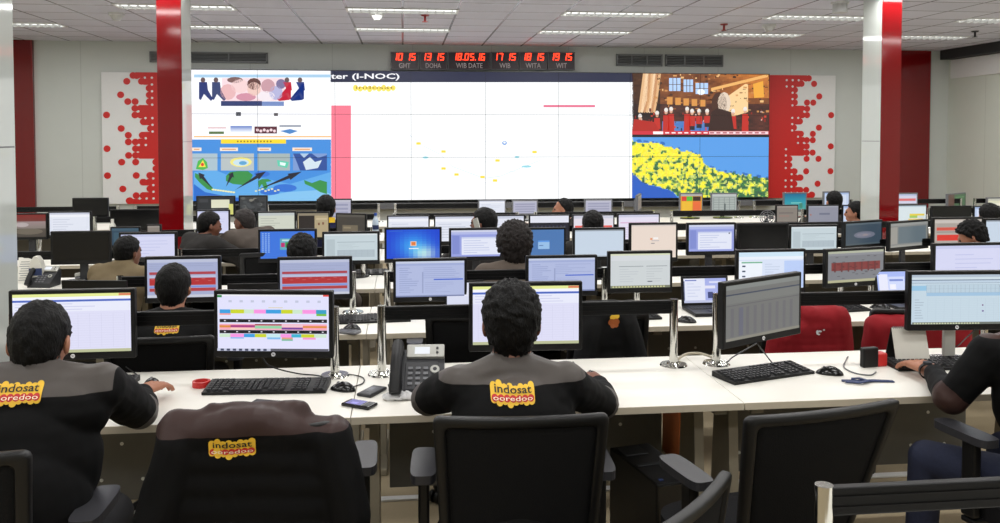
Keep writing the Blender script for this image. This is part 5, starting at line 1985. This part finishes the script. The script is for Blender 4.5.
def hand_prims(b, wrist, fwd, up, side, s=1.0, curl=.35, spread=.16, fist=False):
    """palm, four unequal fingers with bends, thumb from the side of the palm. side=+1: thumb on +cross(fwd,up) side"""
    f = Vector(fwd).normalized()
    u = Vector(up)
    u = (u - f * u.dot(f)).normalized()
    r_ = f.cross(u) * side
    W = Vector(wrist)
    palm = .085 * s
    b.cap(W, W + f * .03 * s, .024 * s, .026 * s, 12)
    for k in range(4):
        o = (.030 - .020 * k) * s
        b.cap(W + f * .02 * s + r_ * o * .7, W + f * (palm - (.004 * abs(k - 1)) * s) + r_ * o - u * 0, .0155 * s, .0125 * s, 12)
    L = [.074, .084, .078, .060]
    for k in range(4):
        o = (.030 - .020 * k) * s
        p = W + f * (palm - .004 * abs(k - 1) * s) + r_ * o
        ang = .10 + curl * .4
        yaw = spread * (1.2 - k) * .5
        for seg, fr in enumerate((.45, .32, .23)):
            d = (f * math.cos(ang) - u * math.sin(ang))
            d = (d + r_ * math.sin(yaw) * math.cos(ang)).normalized()
            q = p + d * L[k] * fr * s
            rr = (.0092 - .0009 * seg - (.0008 if k == 3 else 0)) * s
            b.cap(p, q, rr + .0004 * s, rr, 10)
            p = q
            ang += curl * (1.0 + .2 * seg)
    p = W + f * .022 * s + r_ * .026 * s - u * .006 * s
    d = (f * .72 + r_ * .62 - u * .25).normalized()
    q = p + d * .045 * s
    b.cap(p, q, .0145 * s, .0115 * s, 10)
    d2 = (f * .93 + r_ * .2 - u * .30).normalized()
    q2 = q + d2 * .032 * s
    b.cap(q, q2, .0108 * s, .0098 * s, 10)
    b.cap(q2, q2 + d2 * .022 * s, .0096 * s, .008 * s, 10)


def ik(a, c, l1, l2, hint):
    a, c = Vector(a), Vector(c)
    d = (c - a).length
    if d > (l1 + l2) * .985:
        k = d / ((l1 + l2) * .985)
        l1, l2 = l1 * k, l2 * k
    x = (l1 * l1 - l2 * l2 + d * d) / (2 * d)
    h_ = math.sqrt(max(0, l1 * l1 - x * x))
    n = (c - a).normalized()
    hv = Vector(hint)
    hv = (hv - n * hv.dot(n)).normalized()
    return a + n * x + hv * h_


def person(head_top, Y_or_pt, rz, label, lean=.10, head_yaw=0, head_pitch=0, s=1.04, hands=(None, None), hints=(None, None), hair='hair', hairk=None, skin='skin', voxel=.011,
           jacket='cloth_black', trousers='trouser', elbows=None, near=False, collar=True, floor_z=0.0, hand_dirs=(None, None), curl=(.35, .35), hand_s=1.0, shoulder_w=.185, wide=1.0, nbd=.250, shd=.295, cuff=.035, knees=None, eyes=False, zseat=.5, head_side=0.0):
    """seated figure. head_top: photo point of the crown; rz turns the whole figure (0 faces the video wall). hands: world points of wrists"""
    ht = atY(head_top[0], head_top[1], Y_or_pt)
    # root sits below the pelvis
    c_, s_ = math.cos(rz), math.sin(rz)
    off = Vector((head_side, lean + .05, 0))
    root = Vector((ht.x - (c_ * off.x - s_ * off.y), ht.y - (s_ * off.x + c_ * off.y), 0))
    t = thing('person', label, 'person', root, rz, 'people at the desks')
    inv = Matrix.Rotation(-rz, 4, 'Z') @ Matrix.Translation(-root)
    zt = ht.z
    hc = Vector((head_side, lean + .05, zt - .122 * s))           # centre of head
    nb = Vector((head_side * .7, lean + .0, zt - nbd * s))         # base of neck
    sh = [Vector((q * shoulder_w * s + head_side * .5, lean * .92, zt - shd * s)) for q in (-1, 1)]
    ch = Vector((head_side * .4, lean * .72, zt - .45 * s))
    be = Vector((0, lean * .30, (zt - .45 * s) * .5 + .62 * .5))
    pv = Vector((0, 0, zseat + .10))
    HM = Matrix.Translation(hc) @ Matrix.Rotation(head_yaw, 4, 'Z') @ Matrix.Rotation(head_pitch, 4, 'X')
    # arms
    arms = []
    for i, q in enumerate((-1, 1)):
        if hands[i] is not None:
            wr = inv @ Vector(hands[i])
        else:
            wr = Vector((q * .17, lean + .42, ZD + .045))
        if hints[i] is not None and len(hints[i]) == 4:
            el = inv @ Vector(hints[i][:3])
        else:
            el = ik(sh[i], wr, .30 * s, .26 * s, hints[i] or (q * .9, -.15, -.9))
        arms.append((sh[i], el, wr))
    legs = []
    for q in (-1, 1):
        hip = Vector((q * .095, .02, zseat + .07))
        knee = Vector((q * .14, .44, zseat + .045))
        ank = Vector((q * .13, .46, .09))
        if knees and knees[(q + 1) // 2]:
            knee = Vector(knees[(q + 1) // 2])
            ank = Vector((knee.x, knee.y + .03, .09))
        legs.append((hip, knee, ank))
    # --- body
    b = B()
    head_prims(b, HM, s)
    b.cap(nb - Vector((0, .0, .03)), HM @ Vector((0, -.02, -.05)) , .062 * s, .056 * s, 14)
    b.cap(sh[0] + Vector((.05, 0, .01)), sh[1] + Vector((-.05, 0, .01)), .052, .052, 12)
    b.ell(ch, (.15 * s, .095 * s, .17 * s))
    b.ell(be, (.135 * s, .095 * s, .17 * s))
    b.ell(pv, (.155, .12, .11))
    for i, (a, e, wr) in enumerate(arms):
        b.cap(a, e, .047 * s, .038 * s, 12)
        b.cap(e, wr, .036 * s, .025 * s, 12)
        q = (-1, 1)[i]
        hd = hand_dirs[i]
        if hd is None:
            fw, up_ = (wr - e).normalized(), Vector((0, 0, 1))
            fw = Vector((fw.x, fw.y, min(.0, fw.z) * .3)).normalized()
        else:
            fw = (inv.to_3x3() @ Vector(hd[0])).normalized()
            up_ = inv.to_3x3() @ Vector(hd[1])
        # thumb of the left hand (q=-1, at -X) points to +X when palm is down
        hand_prims(b, wr, fw, up_, 1 if q < 0 else -1, s * hand_s, curl[i])
    for hip, knee, ank in legs:
        b.cap(hip, knee, .075, .052, 12)
        b.cap(knee, ank, .05, .036, 12)
        b.cap(ank, ank + Vector((0, .12, -.055)), .036, .028, 10)
    me = remesh(b.bm, voxel * .55 if near else voxel, 2)
    me.name = 'body'
    bo = link('body', me, skin, t)
    # --- hair
    hk = dict(amp=.0035, seed=len(bpy.data.objects) * .37)
    hk.update(hairk or {})
    link('hair', hair_mesh(HM, s, **hk), hair, t)
    if eyes:
        for q in (-1, 1):
            B().ell(HM @ (Vector((q * .031, .084, .004)) * s), (.010 * s,) * 3, seg=10, rings=8).build('eye', 'eye', t)
    # --- jacket
    b = B()
    jw = wide
    b.cap(sh[0] + Vector((.03, -.005, -.005)), sh[1] + Vector((-.03, -.005, -.005)), .074 * jw, .074 * jw, 14)
    b.cap(sh[0] + Vector((.06, -.015, -.05)), sh[1] + Vector((-.06, -.015, -.05)), .096 * jw, .096 * jw, 14)
    b.cap(nb + Vector((-.04, -.012, -.015)), nb + Vector((.04, -.012, -.015)), .062 * s, .062 * s, 14)
    for q in (-1, 1):
        b.cap(nb + Vector((q * .045, -.01, -.015)), sh[(q + 1) // 2] + Vector((0, -.005, .0)), .06 * s, .062 * jw, 12)
    b.ell(ch + Vector((0, -.008, 0)), (.198 * s * jw, .135 * s, .20 * s), seg=24, rings=16)
    b.ell(be, (.185 * s * jw, .135 * s, .20 * s), seg=24, rings=16)
    b.ell(pv + Vector((0, -.01, .02)), (.195 * jw, .15, .13), seg=24, rings=16)
    for i, (a, e, wr) in enumerate(arms):
        d = (wr - e).normalized()
        b.cap(a, e, .072 * jw, .060, 14)
        b.cap(e, wr - d * cuff, .061, .042, 14)
    me = remesh(b.bm, voxel * .8 if near else voxel, 5)
    folds(me, .006 if near else .004, seed=len(bpy.data.objects) * 1.7)
    me.name = 'jacket'
    jo = link('jacket', me, jacket(arms, nb, zt) if callable(jacket) else jacket, t)
    if collar:
        b = B()
        n = 26
        for (z0_, z1_, r0, r1) in ((nb.z - .01, nb.z + .040, .070, .064),):
            ro = []
            for k in range(n):
                a = 2 * PI * k / n
                ca_, sa = math.cos(a), math.sin(a)
                ro.append([b.bm.verts.new((nb.x + ca_ * r0 * s, nb.y + .008 + sa * r0 * 1.05 * s, z0_)), b.bm.verts.new((nb.x + ca_ * r1 * s, nb.y + .012 + sa * r1 * 1.05 * s, z1_ - (.02 if sa > .5 else 0))),
                           b.bm.verts.new((nb.x + ca_ * (r1 - .006) * s, nb.y + .012 + sa * (r1 - .006) * 1.05 * s, z1_ - .004 - (.02 if sa > .5 else 0))), b.bm.verts.new((nb.x + ca_ * (r0 - .008) * s, nb.y + .008 + sa * (r0 - .008) * s, z0_))])
            for k in range(n):
                m = (k + 1) % n
                for q in range(3):
                    b.bm.faces.new((ro[k][q], ro[m][q], ro[m][q + 1], ro[k][q + 1])).smooth = True
        b.build('collar', jo.data.materials[0], t)
    # --- trousers and shoes
    b = B()
    b.ell(pv + Vector((0, 0, -.02)), (.17, .135, .10), seg=20, rings=12)
    for hip, knee, ank in legs:
        b.cap(hip, knee, .09, .068, 14)
        b.cap(knee, ank + Vector((0, 0, .03)), .066, .055, 14)
    me = remesh(b.bm, max(voxel, .012), 3)
    me.name = 'trousers'
    link('trousers', me, trousers, t)
    for hip, knee, ank in legs:
        b = B()
        b.ell((ank.x, ank.y + .05, .045), (.048, .13, .042), seg=16, rings=10)
        b.box((ank.x, ank.y + .05, .012), (.085, .25, .02), bev=.008)
        b.build('shoe', 'shoe', t)
    return t, jo, arms, dict(nb=nb, sh=sh, ch=ch, hc=hc, zt=zt)


M_['cloth_black'] = mat('black_jacket_cloth', (9, 9, 10), 0.8, var=.25, scale=20, bump=.15, spec=.25)
M_['cloth_dark'] = mat('charcoal_jacket_cloth', (46, 44, 43), 0.85, var=.2, scale=20, bump=.15, spec=.2)
M_['cloth_grey'] = mat('warm_grey_jacket_cloth', (86, 78, 72), 0.85, var=.2, scale=20, bump=.15, spec=.2)
M_['cloth_olive'] = mat('olive_jacket_cloth', (116, 102, 78), 0.85, var=.15, scale=20, bump=.15, spec=.2)
M_['cloth_brown'] = mat('brown_jacket_cloth', (92, 82, 74), 0.8, var=.15, scale=20, bump=.15, spec=.2)
M_['cloth_navy'] = mat('navy_shirt_cloth', (30, 32, 62), 0.85, var=.15, scale=20, bump=.1, spec=.2)
M_['cloth_red'] = mat('red_jacket_cloth', (138, 24, 32), 0.8, var=.14, scale=14, bump=.2, spec=.25)


def two_tone(zyoke, yoke=(84, 79, 76), patches=True):
    def f(arms, nb, zt):
        ps = [(tuple(e), .068) for a, e, wr in arms] if patches else []
        return jacket_mat('black_jacket_with_leather_yoke', zyoke, yoke, (8, 8, 9), ps, sagx=.235)
    return f


# spiky-haired worker at the phone desk
hR = atZ(598, 382, ZD + .06)
hL = atZ(455, 385, ZD + .05)
eR = atY(603, 404, 2.94)
eL = atY(428, 398, 2.86)
P2, J2, A2, I2 = person((511, 281.5), 2.72, R(-2), 'person from behind, spiky black hair, black jacket with grey yoke, hand on mouse', lean=.16, hands=(hL, hR), hints=((*eL, 1), (*eR, 1)),
                        hairk=dict(big=.006, amp=.0065, seed=4.2, nape=-.15, side=-.05, freq=30), jacket=two_tone(1.032), near=True, voxel=.009, s=1.07, wide=1.0, skin='skin_dark', shoulder_w=.155, shd=.30, nbd=.248,
                        hand_dirs=((Vector((.4, .9, -.1)), Vector((0, 0, 1))), (Vector((-.3, .9, .06)), Vector((0, 0, 1)))), curl=(.5, .42), cuff=.065)
q_ = on_mesh(J2, P2, 513, 395.5)
logo(J2.data, q_.x, q_.z, .128, J2)
chair(.345, 2.66, R(-3), 'black mesh office chair occupied by the spiky-haired worker', zt=1.015, wt=.50, wb=.45)

# worker by the white column
hR = atZ(142, 391, ZD + .06)
eR = atY(141, 411, 2.99)
P1, J1, A1, I1 = person((40, 301.5), 2.70, R(3), 'person from behind, short hair, emblem jacket, reaching for a mouse beside the white column', lean=.18, hands=(atZ(20, 395, ZD + .05), hR), hints=(None, (*eR, 1)),
                        hairk=dict(big=.0, amp=.004, seed=1.2, nape=-.11), jacket=two_tone(1.052), near=True, voxel=.009, s=1.0, wide=1.04, nbd=.205, shd=.25, head_pitch=R(-14), cuff=.07, shoulder_w=.19,
                        hand_dirs=(None, (Vector((.45, .85, .04)), Vector((0, 0, 1)))), curl=(.4, .40))
q_ = on_mesh(J1, P1, 18, 394)
logo(J1.data, q_.x, q_.z, .126, J1)
chair(-1.16, 2.44, R(1), 'black office chair under the worker by the white column, one armrest showing', zt=1.035, armz=.755, recl=.07)

# worker at the picture edge, only arm, hand and legs in view
hL = atZ(931, 370, ZD + .05)
eL = atZ(951, 398, ZD + .055)
P3, J3, A3, I3 = person((1031, 262), 2.95, R(8), 'person at the picture edge in black with leather elbow patch and wristwatch, typing', lean=.22, hands=(hL, atZ(1030, 376, ZD + .05)), hints=((*eL, 1), None),
                        jacket=two_tone(1.07, (58, 40, 36)), near=True, voxel=.009, s=1.06, trousers='denim', zseat=.5, shoulder_w=.19, cuff=.08, hand_s=1.16, head_side=.07, knees=((-.27, .40, .56), None),
                        hand_dirs=((Vector((-.08, 1.0, .03)), Vector((0, 0, 1))), None), curl=(.32, .35))
chair(2.30, 2.80, R(8), 'black office chair under the typing worker at the picture edge, grey armrest showing', zt=1.0)
# wristwatch
a, e, wr = A3[0]
d = (wr - e).normalized()
b = B()
q = d.to_track_quat('Z', 'Y').to_matrix()
n = 24
c0 = wr - d * .012
rings = []
for zz in (-.012, .012):
    rings.append([[b.bm.verts.new(c0 + q @ Vector((math.cos(2 * PI * k / n) * r_, math.sin(2 * PI * k / n) * r_, zz))) for k in range(n)] for r_ in (.033, .028)])
for k in range(n):
    m = (k + 1) % n
    for vs in ((rings[0][0][k], rings[0][0][m], rings[1][0][m], rings[1][0][k]), (rings[0][0][m], rings[0][0][k], rings[0][1][k], rings[0][1][m]), (rings[1][0][k], rings[1][0][m], rings[1][1][m], rings[1][1][k])):
        b.bm.faces.new(vs)
wt = b.build('wristwatch', 'black_plastic', None)
wt.matrix_world = Matrix.Translation(P3.location) @ Matrix.Rotation(R(10), 4, 'Z')
tag(wt, 'dark wristwatch on the wrist of the typing worker at the picture edge', 'wristwatch')
b = B().cyl(c0 + Vector((0, 0, .030)), c0 + Vector((0, 0, .040)), .019, .018, 20)
b.build('dial', 'dark_grey_plastic', wt)

# second row
P4, J4, A4, I4 = person((173.5, 263.5), 4.30, R(0), 'person from behind with round dark hair before the red alarm rows', lean=.10, jacket='cloth_black', voxel=.012, hairk=dict(big=.001, nape=-.11), s=.98)
q_ = on_mesh(J4, P4, 166.5, 329)
logo(J4.data, q_.x, q_.z, .105, J4)
chair(P4.location.x + .02, P4.location.y + .10, 0, 'black mesh chair of the worker before the red alarm rows', zt=.90)
chair(atY(476, 340, 4.0).x, 4.36, R(-2), 'empty black mesh chair behind the spiky-haired head', zt=.945, wt=.46)

# third row
P5, J5, *_ = person((128, 235.5), 5.42, R(-24), 'person in olive jacket looking at the lavender monitor, seen from behind', lean=.16, head_yaw=R(-4), jacket='cloth_olive', voxel=.012, eyes=True, hairk=dict(nape=-.105), s=.84, nbd=.215, shd=.285, shoulder_w=.195, skin='skin_dark')
P6, *_ = person((302, 234), 5.50, R(2), 'person with dark rounded hair before the blue desktop icons', lean=.14, jacket='cloth_grey', voxel=.013, hairk=dict(big=.006, nape=-.13, side=-.05, amp=.006))
P7, *_ = person((514, 224.5), 5.40, R(0), 'person with large round afro hair and brown jacket', lean=.14, jacket='cloth_brown', voxel=.013, hair='hair_brown', hairk=dict(big=.027, amp=.010, nape=-.13, side=-.06, front=.05, freq=40), head_yaw=R(8), skin='skin_dark')
P16, *_ = person((972, 221), 5.32, R(20), 'person with bowed dark head before the tan red-row monitor', lean=.20, head_yaw=R(30), head_pitch=R(-28), jacket='cloth_dark', voxel=.013, s=.86, hairk=dict(big=.006, amp=.009, nape=-.09, side=-.03), eyes=True)
# fourth row
P8, J8, A8, I8 = person((483.5, 207.5), 6.75, R(15), 'person with a phone at the ear, head turned aside', lean=.12, head_yaw=R(42), jacket='cloth_dark', voxel=.014, eyes=True, skin='skin_dark', hairk=dict(nape=-.11))
P9, *_ = person((209.5, 211.5), 6.55, R(-50), 'person in charcoal jacket, face in profile, before the small lavender monitor', lean=.16, head_yaw=R(-8), head_pitch=R(-12), jacket='cloth_dark', voxel=.013, eyes=True, hairk=dict(nape=-.105), s=.84, nbd=.235, shd=.27, shoulder_w=.21, skin='skin_dark')
P10, *_ = person((244, 209), 6.75, R(50), 'person in warm grey jacket leaning over with one arm stretched to the neighbour', lean=.20, head_yaw=R(8), head_pitch=R(-12), jacket='cloth_grey', hair='hair_grey', voxel=.013, eyes=True, s=.84, nbd=.22, shd=.25, shoulder_w=.21, skin='skin_dark', hands=(atY(224, 236, 6.75), atY(264, 236, 6.95)), hairk=dict(nape=-.09, side=.01))
P13, *_ = person((592.5, 210), 6.72, R(0), 'person from behind before the monitor with the broad red band', lean=.14, jacket='cloth_dark', voxel=.014, hairk=dict(nape=-.11), skin='skin_dark')
P15, *_ = person((856, 201), 8.62, R(20), 'person half hidden by the tall white column, face in profile', lean=.16, head_yaw=R(30), jacket='cloth_dark', voxel=.014, eyes=True)
P17, *_ = person((989, 203.5), 7.62, R(4), 'person with dark head at the picture edge below the cream monitor', lean=.15, jacket='cloth_dark', voxel=.014, hairk=dict(big=.004))
# fifth and farthest row
P11, *_ = person((326, 195), 8.0, R(0), 'person in navy shirt, dark head below the pink stripe of the slide', lean=.12, jacket='cloth_navy', voxel=.014, hairk=dict(big=.003, nape=-.13, side=-.05))
P12, *_ = person((563, 198.3), 9.25, R(55), 'person in profile with receding hair below the white slide', lean=.12, head_yaw=R(20), jacket='cloth_dark', voxel=.014, eyes=True, hairk=dict(nape=-.09, side=.02, front=.11))
P14, *_ = person((834, 190.8), 9.35, R(0), 'person from behind, dark head beside the dotted board', lean=.12, jacket='cloth_dark', voxel=.014)

# mobile phone held at the ear
hw = P8.matrix_basis @ I8['hc']
ph = thing('mobile_phone', 'pale phone held at the ear of the worker in the fourth row', 'mobile phone', hw + Vector((-.06, -.085, -.01)), R(40))
B().box((0, 0, 0), (.014, .055, .12), rot=Matrix.Rotation(R(-20), 3, 'X'), bev=.005).build('body', 'silver', ph)
B().box((.0075, 0, 0), (.002, .045, .10), rot=Matrix.Rotation(R(-20), 3, 'X')).build('screen', 'off_screen', ph)

for (p_, nm, rz_, zt_) in ((P9, 'charcoal-jacketed profile worker', R(-20), .96), (P10, 'leaning warm grey worker', R(20), .965)):
    chair(p_.location.x, p_.location.y - .02, rz_, f'black chair under the {nm}', zt=zt_)
for (p_, nm) in ((P5, 'olive jacket worker'), (P7, 'afro-haired worker')):
    chair(p_.location.x, p_.location.y - .03, p_.rotation_euler.z, f'black chair under the {nm}', zt=.93)

# ------------------------------------------------------------ empty chairs
ch3 = atY(255, 420, 2.62)
chair(ch3.x + .035, 2.76, R(1), 'office chair wearing the black jacket, beside the chrome-post desk end', zt=.985, wt=.46)
chair(1.145, 2.67, R(12), 'empty black mesh chair pulled out before the sideways grey monitor', zt=1.01, wt=.54, wb=.40, recl=.14, armz=.705, armx=.215)
cR = atZ(721, 472, .93)
chair(cR.x - .335, cR.y + .02, R(46), 'black chair cut by the picture bottom, its slanting back rail showing', zt=.93, wt=.5, recl=.05, arms=False)


# ------------------------------------------------------------ draped jackets
def draped(x, y, rz, w_, zt, zb, label, m, sleeves=True, seed=0.0, depth=.10, voxel=.009, slope=.02, skew=0.0, hood=False, th=.05, lcut=0.0, flare=.02):
    t = thing('jacket', label, 'jacket', (x, y, 0), rz, 'jackets hung over chairs')
    b = B()
    hw = w_ / 2
    b.cap((-hw + .06 + lcut * .7, 0, zt - .05 - slope - lcut * .5), (lcut * .6, -.01, zt - .045), .052, .05, 14)
    b.cap((hw - .06, 0, zt - .05 - slope + skew), (0, -.01, zt - .045), .052, .05, 14)
    n = 9
    for k in range(n):
        f = k / (n - 1)
        z = zt - .07 - (zt - .07 - zb) * f
        ww = hw - .05 + flare * f
        b.cap((-ww + lcut * max(0, 1 - f * 3.0), .01, z), (ww, .01, z + skew * (1 - f)), depth * .62, depth * .62, 12)
    # collar fold
    b.cap((-.12, .03, zt - .03), (.12, .03, zt - .03), .036, .036, 12)
    if hood:
        b.ell((hw * .35, -.02, zt - .03), (.13, .07, .07))
        b.ell((-hw * .3, -.02, zt - .09), (.12, .06, .08))
    if sleeves:
        for s in (-1, 1):
            b.cap((s * (hw - .05), -.01, zt - .07 - slope), (s * (hw + .005), -.035, zt - .32), .062, .06, 12)
            b.cap((s * (hw + .005), -.035, zt - .32), (s * (hw - .0), -.02, zb - .02), .058, .05, 12)
    me = remesh(b.bm, voxel, 4)
    folds(me, .014 if m == 'cloth_red' else .010, (7, 7, 4) if m != 'cloth_red' else (10, 6, 3.5), seed)
    folds(me, .005, (20, 14, 7), seed + 5)
    me.name = 'cloth'
    o = link('cloth', me, m, t)
    return t, o


JM = jacket_mat('black_jacket_with_brown_yoke', .965, (58, 43, 41), (7, 7, 8))
jx = atY(254, 420, 2.43)
t, o = draped(jx.x, 2.455, R(1), .53, 1.035, .42, 'black jacket with brown yoke and round yellow-red emblem, hung over a chair', JM, seed=2.0, slope=.03, skew=-.03, depth=.10, flare=.07)
q_ = on_mesh(o, t, 232, 448.5)
logo(o.data, q_.x, q_.z, .122, o)
b = B()
b.ell((.0, .055, .985), (.24, .045, .03))

# second-row jackets
jx = atY(608, 330, 4.08)
t, o = draped(jx.x, 4.06, R(4), .27, .985, .40, 'black jacket with orange-yellow emblem hung on a chair beyond the chrome post', 'cloth_black', seed=8.0, sleeves=True, depth=.1, voxel=.011, slope=.04)
bv = tree_of(o.data)
b = B()
e0 = atY(614.5, 322.5, 4.0)
for (du, dz_, r_, mi) in ((-.012, .024, .014, 0), (.008, .03, .014, 0), (-.016, .0, .017, 1), (.006, .0, .018, 1), (-.008, -.018, .013, 1), (.008, -.016, .012, 1)):
    pts = []
    for k in range(14):
        q = Vector((e0.x - jx.x + du + r_ * math.cos(2 * PI * k / 14), -2, e0.z + dz_ + r_ * math.sin(2 * PI * k / 14)))
        hit, *_x = bv.ray_cast(q, Vector((0, 1, 0)))
        if hit:
            pts.append(hit + Vector((0, -.004 - .0006 * mi, 0)))
    if len(pts) > 8:
        b.poly(pts, mi)
b.build('back_logo', ['logo_yellow', 'orange'], o)
chair(jx.x, 4.42, R(4), 'chair under the black jacket beyond the chrome post', zt=.92, wt=.40, arms=False)

jx = atY(806, 330, 4.10)
t, o = draped(jx.x + .02, 4.09, R(-6),   .38, .935, .60, 'red jacket with a small white mark hung behind the sideways grey monitor', 'cloth_red', seed=4.0, sleeves=False, hood=False, voxel=.011, slope=.02, skew=.0, depth=.11, lcut=.23)
bv = tree_of(o.data)
b = B()
inv = (Matrix.Rotation(R(6), 3, 'Z'))
for (px, py, rx_, ry_) in ((820, 334, 1.3, 2.4), (822.5, 333, 2.2, 1.0), (826.5, 331.5, 1.0, .9), (821.5, 336, 1.4, .8)):
    pts = []
    for k in range(12):
        p_ = atY(px + rx_ * math.cos(2 * PI * k / 12), py + ry_ * math.sin(2 * PI * k / 12), 4.0)
        l_ = inv @ (p_ - t.location)
        hit, *_x = bv.ray_cast(Vector((l_.x, -2, l_.z)), Vector((0, 1, 0)))
        if hit:
            pts.append(hit + Vector((0, -.004, 0)))
    if len(pts) > 8:
        b.poly(pts)
b.build('white_mark', 'badge', o)
chair(jx.x + .03, 4.43, R(-6), 'chair under the red jacket with the white mark', zt=.88, wt=.38, arms=False)
jx = atY(918, 335, 4.12)
t, o = draped(jx.x, 4.11, R(-4), .52, .875, .60, 'plain red jacket hung behind the tent calendar', 'cloth_red', seed=12.0, sleeves=False, voxel=.011, slope=.01, depth=.12)
chair(jx.x, 4.45, R(-4), 'chair under the plain red jacket', zt=.90, wt=.44, arms=False)

# --------------------------------------------------------------- under desk
c = atZ(664, 470, .5)
t = thing('computer_tower', 'black computer tower on the carpet under the phone desk', 'computer tower', (.985, 3.27, 0), R(12))
B().box((0, 0, .25), (.18, .40, .49), bev=.006).build('case', 'black_plastic', t)
b = B()
b.box((0, -.203, .25), (.172, .012, .48), bev=.004)
b.build('front_panel', 'black_gloss', t)
b = B()
b.box((0, -.02, .4965), (.15, .02, .006), bev=.002)
b.box((-.02, .13, .4965), (.1, .09, .006), bev=.002)
b.build('top_ridge', 'dark_grey_plastic', t)
B().box((-.055, -.17, .4965), (.016, .016, .003)).build('blue_sticker', 'navy', t)
B().box((.045, -.10, .4968), (.05, .016, .003), rot=R(-12)).build('silver_badge', 'silver', t)
for k in range(3):
    p0 = Vector((.80, 3.30 + .05 * k, .33 - .1 * k))
    cable('floor_cable', [p0, p0 + Vector((-.1, -.02, -.16)), Vector((.66 - .05 * k, 3.1, .05)), Vector((.6 - .06 * k, 3.0, .012))], ('upper', 'middle', 'lower')[k] + ' black cable hanging beside the computer tower', .004)
p0 = atY(663, 430, YF[1] + .3)
t = tag(B().box((0, 0, .2), (.04, .3, .40), bev=.003).build('box_file', 'orange', loc=(p0.x, YF[1] + .1, 0)), 'orange-brown board standing on the carpet under the second row', 'board')

# ------------------------------------------------------ small row-three things
c = atZ(30, 262, ZD)
t = thing('tissue_pack', 'paper pack with blue and orange bands near the white column', 'pack', (atY(37, 255, 6.14).x, 6.14, ZD), 0)
p_ = atY(36, 263, 6.3)
hh = .205
b = B()
b.prism([(-.04, .0), (.04, .0), (.045, .12), (.03, .175), (.01, hh), (-.012, hh), (-.03, .175), (-.045, .12)], 'Y', -.03, .03)
b.build('pack', 'cal_grey', t)
B().box((0, -.031, .03), (.085, .002, .05)).build('orange_band', 'orange', t)
B().box((0, -.031, .10), (.085, .002, .05)).build('blue_band', 'navy', t)
c = atZ(25, 283, ZD)
t = thing('notice_card', 'white printed card leaning near the desk phone by the white column', 'card', (c.x, c.y, ZD), R(6))
rx = Matrix.Rotation(R(-14), 3, 'X')
B().box(rx @ Vector((0, 0, .09)), (.10, .003, .18), rot=rx).build('card', 'paper', t)
b = B()
for k in range(9):
    b.box(rx @ Vector((-.005, -.003, .02 + k * .016)), (.075 - .01 * (k % 3), .001, .004), rot=rx)
b.build('print', 'grey_plastic', t)

# stapler beside the switched-off monitor
c = atZ(83, 279.5, ZD)
t = thing('stapler', 'silver stapler on the third row before the switched-off monitor', 'stapler', (c.x, c.y, ZD), R(-35))
B().box((0, 0, .008), (.14, .035, .014), bev=.004).build('base', 'grey_plastic', t)
B().box((0, 0, .045), (.15, .032, .025), rot=Matrix.Rotation(R(-14), 3, 'Y'), bev=.006).build('arm', 'silver', t)
B().box((.055, 0, .024), (.03, .03, .03), bev=.004).build('hinge', 'dark_grey_plastic', t)

# bottles
def bottle(px, py, Y, h_, label, m='bottle', r_=.032):
    p_ = atY(px, py, Y)
    t = thing('bottle', label, 'bottle', (p_.x, Y, ZD), 0)
    b = B()
    prof = [(.9, 0), (1, .02), (1, .3), (.94, .33), (1, .36), (1, .62), (.8, .76), (.42, .86), (.4, .9)]
    for (ra, za), (rb, zb_) in zip(prof, prof[1:]):
        b.cyl((0, 0, za * h_), (0, 0, zb_ * h_), ra * r_, rb * r_, 18, caps=za == 0 or zb_ == .9)
    b.build('body', m, t)
    B().cyl((0, 0, .9 * h_), (0, 0, h_), r_ * .45, r_ * .45, 14).build('cap', 'bottle_cap' if m == 'bottle' else 'paper', t)
    B().cyl((0, 0, .4 * h_), (0, 0, .56 * h_), r_ * 1.02, r_ * 1.02, 18).build('wrapper', 'navy' if m == 'bottle' else 'orange', t)


bottle(375.5, 222, MY[4] - .40, .27, 'clear water bottle with blue cap beside the dark tan monitor')
bottle(112.5, 222, MY[4] - .43, .24, 'white bottle with orange wrapper before the switched-off monitor', 'paper', .034)
n_ = atY(332, 220, MY[3] - .12)
tag(B().box((0, 0, 0), (.052, .003, .045)).build('sticky_note', 'post_it', loc=n_), 'yellow sticky note at the corner between the brown and dark tan monitors', 'sticky note')
c = atY(764, 214, MY[4])
t = thing('desk_fan', 'small dark desk fan on the white desk near the taupe monitor', 'fan', (c.x, MY[4] - .1, ZD), R(-30))
b = B()
b.cyl((0, 0, 0), (0, 0, .02), .06, .055, 18).cyl((0, 0, .02), (0, 0, .12), .012, .012, 10)
b.build('stand', 'dark_grey_plastic', t)
b = B()
for r_ in (.035, .06, .08):
    b.tube([(r_ * math.cos(q * PI / 10), -.02, .15 + r_ * math.sin(q * PI / 10)) for q in range(21)], .004, 5)
for k in range(8):
    b.cyl((0, -.022, .15), (.08 * math.cos(k * PI / 4), -.02, .15 + .08 * math.sin(k * PI / 4)), .003, .003, 5)
b.build('guard', 'grey_plastic', t)
b = B()
for k in range(3):
    a = 2 * PI * k / 3
    b.ell((.035 * math.cos(a), 0, .15 + .035 * math.sin(a)), (.03, .006, .018), rot=Matrix.Rotation(-a, 3, 'Y'), seg=10, rings=6)
b.build('blade', 'black_plastic', t)
